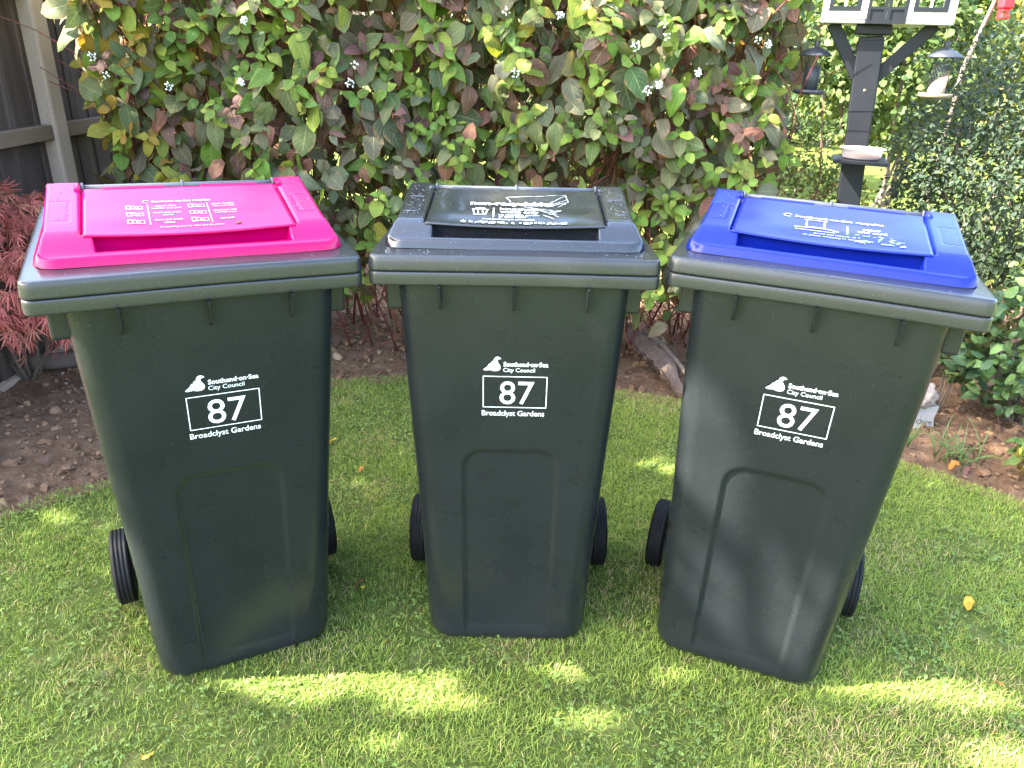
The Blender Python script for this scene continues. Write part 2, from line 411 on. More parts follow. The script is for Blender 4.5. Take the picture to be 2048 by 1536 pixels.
def rnd_unit(n):
    v = rng.normal(size=(n, 3)); return v / np.linalg.norm(v, axis=1, keepdims=True)
def stem_path(a, b, sag=.08, n=6, jit=.02):
    a = Vector(a); b = Vector(b); o = []
    j = Vector((random.uniform(-1, 1), random.uniform(-1, 1), random.uniform(-.3, .6))) * sag
    for k in range(n):
        t = k / (n - 1); p = a.lerp(b, t) + j * math.sin(math.pi * t) + Vector([random.uniform(-jit, jit) * (0 < k < n - 1) for _ in range(3)]); o.append(p)
    return o

# ================================================================== WHEELIE BINS
def rrect(hw, y0, y1, r, nf=90, nc=9, ns=10):
    """rounded rectangle ring starting on the front edge (y0), counter-clockwise from above"""
    pts = []
    for x in np.linspace(-hw + r, hw - r, nf): pts.append((x, y0))
    for a in np.linspace(-90, 0, nc + 2)[1:-1]: pts.append((hw - r + r * math.cos(R(a)), y0 + r + r * math.sin(R(a))))
    for y in np.linspace(y0 + r, y1 - r, ns): pts.append((hw, y))
    for a in np.linspace(0, 90, nc + 2)[1:-1]: pts.append((hw - r + r * math.cos(R(a)), y1 - r + r * math.sin(R(a))))
    for x in np.linspace(hw - r, -hw + r, ns): pts.append((x, y1))
    for a in np.linspace(90, 180, nc + 2)[1:-1]: pts.append((-hw + r + r * math.cos(R(a)), y1 - r + r * math.sin(R(a))))
    for y in np.linspace(y1 - r, y0 + r, ns): pts.append((-hw, y))
    for a in np.linspace(180, 270, nc + 2)[1:-1]: pts.append((-hw + r + r * math.cos(R(a)), y0 + r + r * math.sin(R(a))))
    return np.array(pts)
def loft(name, rings):
    n = len(rings[0]); V = np.concatenate(rings); L = len(rings)
    i = np.arange(n * L).reshape(L, n); j = np.roll(i, -1, 1)
    F = np.stack([i[:-1], j[:-1], j[1:], i[1:]], -1).reshape(-1, 4)
    return V, F
Z_RIM, Z_LID = .972, 1.030
Y_TOP, Y_BOT = .012, .104
def front_y(z): return Y_BOT + (Y_TOP - Y_BOT) * np.clip(z, 0, 1) / Z_RIM
PTOP = .580
def body_mesh():
    rings = []
    zs = np.concatenate([np.array([-.010, -.008, -.003, .006, .020]), np.linspace(.04, .96, 150), [Z_RIM + .004]])
    for z in zs:
        t = z / Z_RIM
        hw = np.interp(z, [0, .45, .56, .80, Z_RIM], [.203, .2165, .2215, .231, .236])
        y1 = np.interp(z, [0, .2, .3, Z_RIM], [.47, .48, .52, .575])
        r = np.interp(t, [0, 1], [.062, .042])
        ins = .018 * (1 - math.sqrt(max(0, 1 - (1 - min(1, (z + .010) / .03)) ** 2))) if z < .020 else 0
        ring = rrect(hw - ins, float(front_y(z)) + ins, y1 - ins, r, 96)
        P = np.column_stack([ring, np.full(len(ring), z)])
        # pressed-in panel low on the front
        x = P[:, 0]; f = (np.abs(P[:, 1] - (front_y(z) + ins)) < .004)
        hwp, top, rr = .106, PTOP, .045
        dx = np.abs(x) - (hwp - rr); dz = z - (top - rr)
        dist = np.where((dx > 0) & (dz > 0), np.hypot(np.maximum(dx, 0), np.maximum(dz, 0)) - rr, np.maximum(dx, dz) - rr)
        rec = sstep(.006, -.006, dist) * sstep(.012, .05, z)
        P[:, 1] += np.where(f, rec * .0075, 0)
        # slight bulge of the moulding
        P[:, 1] -= np.where(f, .0028 * (1 - (x / hw) ** 2) * math.sin(math.pi * min(1, t)), 0)
        rings.append(P)
    V, F = loft('body', rings)
    me = mesh_np('container', V, F)
    bm = bmesh.new(); bm.from_mesh(me); bm.verts.ensure_lookup_table()
    n = len(rings[0]); bm.faces.new([bm.verts[k] for k in range(n)][::-1]); bmesh.ops.recalc_face_normals(bm, faces=bm.faces)
    bm.to_mesh(me); bm.free(); return me
def band_mesh(name, prof, y0, y1, r, hw=.29):
    """prof: list of (inset, z)"""
    rings = []
    for ins, z in prof:
        ring = rrect(hw - ins, y0 + ins, y1 - ins, max(.006, r - ins), 40, 8)
        zz = np.full(len(ring), z) + .0011 * np.sin(ring[:, 0] * 9 + 1.3) * (np.abs(ring[:, 1] - y0) < .05)
        rings.append(np.column_stack([ring, zz]))
    V, F = loft(name, rings)
    return mesh_np(name, V, F)
INS_Y0, INS_Y1 = .062, .388
def insert_mesh():
    hw, y0, y1 = .270, INS_Y0, INS_Y1
    nx, ny = 150, 104
    X, Y, F = grid(-hw, hw, y0, y1, nx, ny)
    rc = .042
    def outline_d(x, y):      # distance inside the rounded outline
        cx = np.maximum(np.abs(x) - (hw - rc), 0); fy = np.maximum(np.maximum((y0 + rc) - y, y - (y1 - rc)), 0)
        return np.where((cx > 0) & (fy > 0), rc - np.hypot(cx, fy), np.minimum(hw - np.abs(x), np.minimum(y - y0, y1 - y)))
    cx = np.maximum(np.abs(X) - (hw - rc), 0); fy = np.maximum(np.maximum((y0 + rc) - Y, Y - (y1 - rc)), 0)
    h = np.hypot(cx, fy); mx = np.maximum(cx, fy); k = np.where(h > 1e-6, mx / np.maximum(h, 1e-6), 1)
    X = np.where((cx > 0) & (fy > 0), np.sign(X) * (hw - rc + cx * k), X)
    Y = np.where((cx > 0) & (fy > 0), np.where(Y < .2, y0 + rc - fy * k, y1 - rc + fy * k), Y)
    d = outline_d(X, Y)
    z = 1.0315 + .0165 * sstep(0, .005, d)
    front = Y - y0; ax = np.abs(X)
    rise_front = sstep(.010, .088, front) ** .7; rise_side = sstep(.006, .024, hw - ax); rise_back = sstep(.002, .022, y1 - Y)
    rise = np.minimum(np.minimum(rise_front, rise_side), rise_back)
    plateau = 1.0795 + .178 * np.clip(Y - .145, 0, 1)
    z = z + np.maximum(plateau - 1.048, 0) * rise
    mid = sstep(.1925, .1875, ax)                    # well that holds the flap
    slot = sstep(.172, .169, ax) * sstep(y0 + .020, y0 + .023, Y)
    face = sstep(.124, .129, Y)                      # back wall of the slot
    z = z * (1 - slot * (1 - face)) + slot * (1 - face) * (1.0455 - .002 * sstep(y0 + .02, .12, Y))
    deep = mid * sstep(.122, .127, Y) * sstep(.002, .022, y1 - Y)
    z = z - deep * .010
    sh = sstep(.0022, 0, np.abs(np.maximum(np.abs(ax - .222) - .014, np.abs(Y - .225) - .045)))
    z = z - sh * .0014                               # shallow pressed marks on the shoulders
    return mesh_np('insert', np.stack([X, Y, z], 1), F)
FY0, FY1 = .116, .336
def flap_z(x, y):
    t = np.clip((y - FY0) / (FY1 - FY0), 0, 1); k = 1 - (x / .19) ** 2
    return 1.0735 + .0375 * t - .0048 * sstep(.35, 0, t) * k - .0022 * np.sin(math.pi * t) * k
def flap_y(x, y):
    t = (y - FY0) / (FY1 - FY0); return y - .006 * (1 - (x / .19) ** 2) * np.clip(1 - t, 0, 1) ** 3
def flap_mesh():
    nx, ny = 60, 44
    X, Y, F = grid(-.19, .19, FY0, FY1, nx, ny)
    t = (Y - FY0) / (FY1 - FY0); X = X / .19 * (.1865 - .002 * t)
    z = flap_z(X, Y) + .0006 * (fbm(X * 14, Y * 20, 2, 8) - .5); Yc = flap_y(X, Y) + .0012 * (fbm(X * 60, X * 0 + 3, 2, 9) - .5) * (t < .02)
    top = np.stack([X, Yc, z], 1); bot = np.stack([X, Yc, z - .0035], 1)
    n = len(X); i = np.arange(n).reshape(ny, nx)
    rim = np.concatenate([i[0, :], i[1:, -1], i[-1, -2::-1], i[-2:0:-1, 0]]); r2 = np.roll(rim, -1)
    side = np.stack([rim, rim + n, r2 + n, r2], 1)
    return mesh_np('flap', np.concatenate([top, bot]), np.concatenate([F, F[:, ::-1] + n, side]))
BODY = body_mesh()
RIM = band_mesh('rim', [(.05, .9725), (.0045, .9708), (.0022, .9716), (.0014, .9735), (.0012, .976), (.0006, .985), (.0012, .9945), (.0018, .9968), (.0034, .9985), (.008, .9990)], 0.0, .60, .020)
LIDM = band_mesh('lid', [(.010, 1.0000), (.0028, 1.0000), (.0006, 1.0012), (.0, 1.0030), (.0, 1.0055), (.0012, 1.018), (.0022, 1.0252), (.0030, 1.0278), (.0048, 1.0298), (.0078, 1.0307), (.012, 1.0309), (.03, 1.0311), (.26, 1.0316)], -.0015, .585, .024)
INSERT, FLAP = insert_mesh(), flap_mesh()
def rib_mesh():
    m = MB(); M = Matrix.Identity(4)
    # fin in the local yz plane, hanging below the rim
    pts = [(0, 0), (.030, 0), (.0345, -.050), (.026, -.052), (.020, -.046)]
    m.prism([(p[0], p[1]) for p in pts], Matrix(((0, 0, 1, -.0025), (1, 0, 0, 0), (0, 1, 0, 0), (0, 0, 0, 1))), .005)
    return m.mesh('rib')
RIB = rib_mesh()
def tyre_mesh():
    m = MB(); prof = []
    w2, ro = .0235, .100
    prof += [(.062, -w2), (.085, -w2), (.093, -w2 * .93), (.097, -w2 * .75)]
    for k in range(4):
        a = -w2 * .62 + k * w2 * .41
        prof += [(ro, a - w2 * .08), (ro, a + w2 * .08), (ro - .0012, a + w2 * .12), (ro - .0012, a + w2 * .29)]
    prof += [(.097, w2 * .78), (.093, w2 * .93), (.085, w2), (.062, w2)]
    m.lathe(prof, 48, Matrix.Rotation(R(90), 4, 'Y'), closed=True); return m.mesh('tyre')
def hub_mesh():
    m = MB(); w2 = .019
    m.lathe([(.001, -w2), (.02, -w2), (.024, -w2 * .5), (.055, -w2 * .5), (.0625, -w2), (.0625, w2), (.055, w2 * .5), (.024, w2 * .5), (.02, w2), (.001, w2)], 32, Matrix.Rotation(R(90), 4, 'Y')); return m.mesh('hub')
TYRE, HUB = tyre_mesh(), hub_mesh()
def bracket_mesh():
    m = MB(); m.box(.225, .262, .05, .11, .905, .9705, .006); m.box(.225, .254, .14, .50, .945, .9705, .004); return m.mesh('bracket')

# ---- lettering
_dg = None
def text_mesh(body, x0, x1, base, cap, bold=0.0, spacing=1.0, align='w'):
    """text as a flat mesh in local xy: x from x0 to x1, baseline at base, capital height cap"""
    c = bpy.data.curves.new('t', 'FONT'); c.body = body; c.size = 1; c.fill_mode = 'FRONT'; c.offset = bold; c.space_character = spacing; c.resolution_u = 3
    o = bpy.data.objects.new('t', c); COL.objects.link(o); dg = bpy.context.evaluated_depsgraph_get()
    me = bpy.data.meshes.new_from_object(o.evaluated_get(dg)); bpy.data.objects.remove(o); bpy.data.curves.remove(c)
    v = np.empty(len(me.vertices) * 3); me.vertices.foreach_get('co', v); v = v.reshape(-1, 3)
    lo, hi = v[:, 0].min(), v[:, 0].max()
    v[:, 0] = x0 + (v[:, 0] - lo) / (hi - lo) * (x1 - x0); v[:, 1] = base + v[:, 1] * cap / .729; v[:, 2] = 0
    F = [tuple(p.vertices) for p in me.polygons]; bpy.data.meshes.remove(me)
    return v, F
class Flat:
    """flat print: polygons in local xy"""
    def __init__(self): self.V = []; self.F = []
    def text(self, *a, **k):
        v, F = text_mesh(*a, **k); o = len(self.V); self.V += [tuple(p) for p in v]; self.F += [tuple(i + o for i in f) for f in F]; return self
    def poly(self, pts):
        o = len(self.V); self.V += [(p[0], p[1], 0) for p in pts]; self.F.append(tuple(range(o, o + len(pts)))); return self
    def line(self, pts, wd, closed=False):
        pts = [Vector((p[0], p[1])) for p in pts]
        if closed: pts = pts + [pts[0], pts[1]]
        L = []
        for i, p in enumerate(pts):
            a = pts[max(i - 1, 0)]; b = pts[min(i + 1, len(pts) - 1)]; d = (b - a)
            if d.length < 1e-9: d = Vector((1, 0))
            d.normalize(); nrm = Vector((-d.y, d.x)); k = 1
            if 0 < i < len(pts) - 1:
                e = (p - a).normalized(); k = 1 / max(.5, abs(e.dot(d)))
            L.append((p + nrm * wd / 2 * k, p - nrm * wd / 2 * k))
        for i in range(len(L) - 1):
            if closed and i == 0: continue
            self.poly([L[i][0], L[i][1], L[i + 1][1], L[i + 1][0]])
        return self
    def rect(self, x0, x1, y0, y1, wd):
        self.poly([(x0, y0), (x1, y0), (x1 - wd, y0 + wd), (x0 + wd, y0 + wd)]); self.poly([(x1, y0), (x1, y1), (x1 - wd, y1 - wd), (x1 - wd, y0 + wd)])
        self.poly([(x1, y1), (x0, y1), (x0 + wd, y1 - wd), (x1 - wd, y1 - wd)]); self.poly([(x0, y1), (x0, y0), (x0 + wd, y0 + wd), (x0 + wd, y1 - wd)]); return self
    def ring(self, cx, cy, rx, ry, wd, a0=0, a1=360, n=18):
        P = [(math.cos(R(a)), math.sin(R(a))) for a in np.linspace(a0, a1, n)]
        for i in range(n - 1):
            (c0, s0), (c1, s1) = P[i], P[i + 1]
            self.poly([(cx + rx * c0, cy + ry * s0), (cx + (rx - wd) * c0, cy + (ry - wd) * s0), (cx + (rx - wd) * c1, cy + (ry - wd) * s1), (cx + rx * c1, cy + ry * s1)])
        return self
    def mesh(self, name, warp):
        me = bpy.data.meshes.new(name); me.from_pydata([warp(*p[:2]) for p in self.V], [], self.F); me.update(); return me
def on_front(x, z):      # point on the bin's front face, a hair proud of the moulding
    hw = np.interp(z, [0, .45, .56, .80, Z_RIM], [.203, .2165, .2215, .231, .236])
    return (x, float(front_y(z)) - .0028 * (1 - (x / hw) ** 2) * math.sin(math.pi * z / Z_RIM) - .0007, z)
def on_flap(x, y):       # print coordinates: v from 0 (front edge) to 1 (back edge) stored in y
    yy = FY0 + y * (FY1 - FY0); x_, y_ = np.float64(x), np.float64(yy)
    return (x, float(flap_y(x_, y_)), float(flap_z(x_, y_)) + .0010)
def number_print():
    f = Flat(); bx0, bx1, bz0, bz1 = -.0621, .0753, .6934, .7697; W_ = bx1 - bx0; H_ = bz1 - bz0
    f.rect(bx0, bx1, bz0, bz1, .0019)
    f.text('87', bx0 + .262 * W_, bx0 + .80 * W_, bz0 + .125 * H_, .757 * H_, bold=.002)
    number = f.mesh('number_panel', on_front)
    f = Flat(); f.text('Broadclyst Gardens', bx0 - .002, bx0 + .972 * W_, .6735, .0133, bold=.012); street = f.mesh('street_name', on_front)
    f = Flat(); f.text('Southend·on·Sea', bx0 + .0435, bx1 + .0003, .7930, .0105, bold=.030)
    f.text('City Council', bx0 + .0430, bx0 + .110, .7800, .0098, bold=.006); council = f.mesh('council_name', on_front)
    f = Flat(); T = lambda p: (bx0 + (p[0] - 340) * .0001432, .7697 + (470 - p[1]) * .000162)
    f.poly([T(p) for p in [(612, 222), (590, 199), (556, 189), (528, 197), (507, 217), (497, 246), (508, 283), (529, 313), (549, 343), (540, 369), (508, 386), (466, 390), (498, 398), (552, 396), (587, 381), (602, 350), (596, 320), (576, 290), (556, 264), (557, 241), (577, 226)]])
    f.poly([T(p) for p in [(489, 250), (470, 262), (457, 281), (466, 308), (490, 340), (495, 366), (462, 389), (503, 382), (532, 366), (541, 345), (522, 316), (501, 287)]])
    f.poly([T(p) for p in [(449, 286), (427, 300), (416, 316), (440, 346), (452, 369), (443, 388), (455, 388), (486, 366), (482, 343), (459, 311)]])
    f.poly([T(p) for p in [(410, 322), (400, 336), (415, 360), (418, 388), (435, 388), (444, 369), (433, 348)]])
    f.poly([T(p) for p in [(393, 341), (365, 362), (345, 379), (362, 388), (390, 392), (411, 388), (408, 362)]])
    logo = f.mesh('shell_logo', on_front)
    return number, street, council, logo
PRINTS = number_print()
def can_icon(f, cx, cy, s):
    f.rect(cx - s * .5, cx + s * .1, cy - s * .5, cy + s * .5, s * .13); f.ring(cx + s * .32, cy, s * .3, s * .45, s * .12, n=12)
def box_icon(f, cx, cy, s):
    f.rect(cx - s * .6, cx + s * .6, cy - s * .55, cy + s * .55, s * .13); f.line([(cx - s * .15, cy - s * .5), (cx - s * .15, cy + s * .5)], s * .12)
V1 = FY1 - FY0           # prints are laid out in metres (x, s from the front edge) and scaled to the flap
class LidPrint(Flat):
    def mesh(self, name): return Flat.mesh(self, name, lambda x, q: on_flap(x, q / V1))
def pink_print():
    f = LidPrint()
    f.ring(-.074, .146, .0075, .0075, .0022, 20, 300, 12); f.text('Southend-on-Sea recycles', -.0625, .066, .141, .0095, bold=.030)
    for q, a, b in [(.113, 'mixed glass', 'bottles and jars'), (.080, 'food and drink', 'cans'), (.047, 'food and drink', 'cartons')]:
        can_icon(f, -.108, q + .006, .018); box_icon(f, -.090, q + .004, .013)
        f.text(a, -.062 if len(a) > 11 else -.056, -.004 if len(a) > 11 else -.012, q + .007, .0075, bold=.02)
        if len(b) > 8: f.text(b, -.064, -.002, q - .004, .0075, bold=.02)
        else: f.text(b, -.044, -.022, q - .004, .0075, bold=.02)
    f.line([(-.072, .038), (-.072, .132)], .0022)
    for q, a, b in [(.113, 'plastic bottles', 'tubs and trays'), (.080, 'aluminium foil', 'and foil trays'), (.047, 'aerosols', '')]:
        can_icon(f, .022, q + .006, .018); box_icon(f, .041, q + .004, .013)
        if b: f.text(a, .064, .115, q + .007, .0075, bold=.02); f.text(b, .066, .114, q - .004, .0075, bold=.02)
        else: f.text(a, .074, .104, q + .002, .0075, bold=.02)
    f.line([(.055, .038), (.055, .132)], .0022)
    f.text('all recycling must be clean and dry please', -.055, .078, .026, .0062, bold=.012)
    f.V = [(-.012 + p[0] * .86, p[1], p[2]) for p in f.V]
    return f.mesh('lid_print')
def grey_print():
    f = LidPrint(); f.text('non-recyclables', -.1000, .085, .118, .021, bold=.045)
    x0, x1, y0, y1 = -.092, -.061, .058, .086
    f.line([(x0, y1), (x0 + .004, y0), (x1 - .004, y0), (x1, y1)], .0030); f.line([(x0 - .003, y1 + .003), (x1 + .003, y1 + .003)], .0030)
    f.line([(x0 + .004, y1 + .006), (x0 + .008, y1 + .012), (x1 - .008, y1 + .012), (x1 - .004, y1 + .006)], .0026)
    for k in (.34, .66): f.line([(x0 + .002 + (x1 - x0) * k, y0 + .004), (x0 + (x1 - x0) * k, y1 - .003)], .0026)
    f.line([(-.0475, .046), (-.0475, .100)], .0030)
    f.text('household', -.034, .046, .088, .0145, bold=.030); f.text('waste only', -.034, .050, .070, .0145, bold=.030)
    f.text('no recycling, garden', -.036, .050, .056, .0085, bold=.016); f.text('or food waste', -.036, .022, .046, .0085, bold=.016)
    f.text('www.southend.gov.uk/recycling', -.070, .040, .034, .0070, bold=.01)
    return f.mesh('lid_print')
def blue_print():
    f = LidPrint(); f.ring(-.084, .135, .0095, .0095, .0030, 20, 310, 14); f.text('Southend-on-Sea recycles', -.070, .104, .128, .0125, bold=.032)
    f.line([(-.045, .116), (-.045, .078), (-.010, .078), (-.010, .116)], .0036); f.line([(-.051, .119), (-.004, .119)], .0040)
    f.line([(-.068, .070), (-.036, .075), (-.006, .075), (.018, .066)], .0045); f.line([(-.066, .060), (.012, .060)], .0026)
    f.line([(.034, .060), (.034, .106)], .0030)
    f.text('paper', .064, .098, .092, .0140, bold=.03); f.text('and card', .053, .108, .076, .0140, bold=.03)
    f.text('shred and recycle all', -.030, .05, .046, .0065, bold=.01); f.text('no plastic wrapping or tissue please', -.05, .082, .035, .0065, bold=.01)
    return f.mesh('lid_print')

def link_slot(name, me, mat, parent):      # shared mesh data, the material sits on the object
    if len(me.materials) == 0: me.materials.append(None)
    o = bpy.data.objects.new(name, me); COL.objects.link(o); o.parent = parent
    o.material_slots[0].link = 'OBJECT'; o.material_slots[0].material = mat; return o
def wheelie_bin(label, T, insert_mat, print_me, print_mat):
    t = thing('wheelie_bin', label, 'bin', group='wheelie bins standing in a row on the lawn'); t.matrix_basis = T
    body = link('container', BODY, MAT['body'], t)
    for x in (-.148, 0.0, .148):
        r_ = link('rib', RIB, MAT['body'], body); r_.location = (x, -.0145, .9712)
    for s in (-1, 1):
        b = link('bracket', BR, MAT['body'], body)
        if s < 0: b.scale = (-1, 1, 1)
    link('rim', RIM, MAT['grey'], body)
    for nme, me in zip(('number_panel', 'street_name', 'council_name', 'shell_logo'), PRINTS): link(nme, me, MAT['print'], body)
    lid = link('lid', LIDM, MAT['grey'], t)
    ins = link_slot('lid_insert', INSERT, insert_mat, t)
    fl = link_slot('flap', FLAP, insert_mat, ins)
    link('lid_print', print_me, print_mat, ins)
    for s in (-1, 1):                       # tabs holding the flap on its rod
        m = MB(); m.box(s * .034 if s > 0 else -.150, .150 if s > 0 else -.034, .333, .352, 1.1035, 1.1125, .003); m.build('hinge_tab', insert_mat, ins)
        m = MB(); x = s * .1945; m.box(x - .0065, x + .0065, .322, .372, 1.085, 1.1185, .005); m.build('hinge_lug', insert_mat, ins)
    m = MB(); m.tube([(-.1875, .360, 1.1085), (.1875, .360, 1.1085)], .0065, 12); m.build('hinge_rod', MAT['rod'], lid)
    for x in (-.1855, 0, .1855):
        m = MB(); m.lathe([(.0066, -.002), (.0110, -.002), (.0110, .002), (.0066, .002)], 14, Matrix.Translation((x, .360, 1.1085)) @ Matrix.Rotation(R(90), 4, 'Y'), closed=True); m.build('rod_clip', MAT['rod'], lid)
    m = MB(); m.tube([(-.25, .56, .955), (-.25, .635, .985), (-.225, .65, .99), (.225, .65, .99), (.25, .635, .985), (.25, .56, .955)], .015, 10); m.build('handle', MAT['body'], t)
    m = MB(); m.tube([(-.27, .468, .094), (.27, .468, .094)], .010, 10); m.build('axle', MAT['rod'], t)
    for s in (-1, 1):
        wh = link('wheel', TYRE, MAT['rubber'], t); wh.location = (s * .2635, .468, .094)
        link('hub', HUB, MAT['rubber'], wh)
    return t
BR = bracket_mesh()
def binT(X, Y, a, tx, ty, dz): return Matrix.Translation((X, Y, dz)) @ Matrix.Rotation(R(a), 4, 'Z') @ Matrix.Rotation(R(tx), 4, 'X') @ Matrix.Rotation(R(ty), 4, 'Y')
TA = binT(-.5756, 1.3166, 26.883, 1.8056, .3787, -.0055); TB = binT(.0104, 1.4064, .407, -1.1386, -.7779, .0001); TC = binT(.5455, 1.3386, -19.719, -.876, 1.0751, .0057)
binA = wheelie_bin('dark green wheelie bin with a bright pink lid insert', TA, MAT['pink'], pink_print(), MAT['print_faded'])
binB = wheelie_bin('dark green wheelie bin with an all dark grey lid, between the other two', TB, MAT['insert_dark'], grey_print(), MAT['print'])
binC = wheelie_bin('dark green wheelie bin with a royal blue lid insert', TC, MAT['blue'], blue_print(), MAT['print_faded'])

# water beads on the lids and rims
def drops(parent, n, seed, zone):
    r = np.random.default_rng(seed); ico = bmesh.new(); bmesh.ops.create_icosphere(ico, subdivisions=1, radius=1); iv = np.array([v.co[:] for v in ico.verts]); jf = np.array([[v.index for v in f.verts] for f in ico.faces]); ico.free()
    Vs, Fs = [], []
    for k in range(n):
        x, y, z, s = zone(r); Vs.append(iv * np.array([s, s, s * .45]) + np.array([x, y, z])); Fs.append(jf + k * len(iv))
    return link('water_drops', mesh_np('water_drops', np.concatenate(Vs), np.concatenate(Fs)), MAT['water'], parent, 'stuff')
def zone_shoulder(r):
    if r.random() < .6:
        x = r.choice([-1, 1]) * r.uniform(.198, .238); y = r.uniform(.16, .355); return x, y, 1.0797 + .178 * (y - .145), r.uniform(.0010, .0028)
    if r.random() < .5:
        x, y = r.uniform(-.285, .285), r.uniform(.010, .055); return x, y, 1.0312, r.uniform(.001, .003)
    x = r.uniform(-.18, .18); p = on_flap(x, r.uniform(.05, .98)); return p[0], p[1], p[2] - .0010, r.uniform(.0008, .0020)
for b_, n_, s_ in ((binA, 60, 1), (binB, 230, 2), (binC, 50, 3)):
    lid = [c for c in b_.children if c.name.startswith('lid_insert')][0]; drops(lid, n_, s_, zone_shoulder)
# torn sticker film on the dark lid
def residue():
    f = Flat(); r = random.Random(4)
    def squig(a, b, wd, j):
        n = 9; f.line([(a[0] + (b[0] - a[0]) * k / n + r.uniform(-j, j) * (0 < k < n), a[1] + (b[1] - a[1]) * k / n + r.uniform(-j, j) * (0 < k < n)) for k in range(n + 1)], wd)
    squig((-.020, .168), (.112, .186), .0010, .0015); squig((.112, .186), (.116, .140), .0018, .0015); squig((.116, .140), (.092, .110), .0012, .002)
    squig((.066, .122), (.113, .183), .0016, .001); squig((.070, .115), (.114, .156), .0014, .001); squig((.068, .108), (.112, .140), .0014, .001)
    squig((.018, .108), (.082, .086), .0020, .001); squig((.036, .098), (.088, .066), .0018, .0012); squig((.052, .086), (.092, .052), .0016, .0012); squig((.074, .092), (.082, .062), .0026, .001)
    squig((-.022, .165), (-.012, .142), .0012, .0012); squig((.082, .080), (.098, .085), .0040, .002); squig((.058, .062), (.080, .040), .0020, .002)
    for k in range(90): x = r.uniform(-.115, .105); y = r.uniform(.012, .018); f.poly([(x, y), (x + r.uniform(.001, .006), y), (x + r.uniform(.001, .005), y + r.uniform(.004, .010)), (x, y + r.uniform(.003, .009))])
    return f.mesh('sticker_residue', lambda x, q: (lambda p: (p[0], p[1], p[2] + .0005 + .0004 * ((x * 7717 + q * 991) % 1)))(on_flap(x, q / V1)))
link('sticker_residue', residue(), MAT['residue'], [c for c in binB.children if c.name.startswith('lid_insert')][0])
# worn sticker patch on the blue lid and the dark spot on the pink one
f = Flat(); r_ = random.Random(9)
for k in range(40):
    x, y = r_.uniform(.045, .140), r_.uniform(.022, .062); f.poly([(x, y), (x + r_.uniform(.003, .014), y + r_.uniform(-.002, .002)), (x + r_.uniform(.002, .010), y + r_.uniform(.002, .006))])
link('sticker_residue', f.mesh('sticker_residue', lambda x, y: (lambda p: (p[0], p[1], p[2] + .0004 + .0005 * ((x * 9173) % 1)))(on_flap(x, y / V1))), simple('blue_white_residue', (.36, .52, .72), .5, .3, 90, .2), [c for c in binC.children if c.name.startswith('lid_insert')][0])
m = MB(); p = on_flap(.082, .030 / V1); m.lathe([(.0005, .0012), (.0035, .001), (.0055, .0002), (.006, -.0006)], 9, Matrix.Translation(p) @ Matrix.Diagonal((1, .8, 1, 1))); m.build('bird_dropping', simple('dropping', (.13, .12, .03), .7, .6, 300), [c for c in binA.children if c.name.startswith('lid_insert')][0])

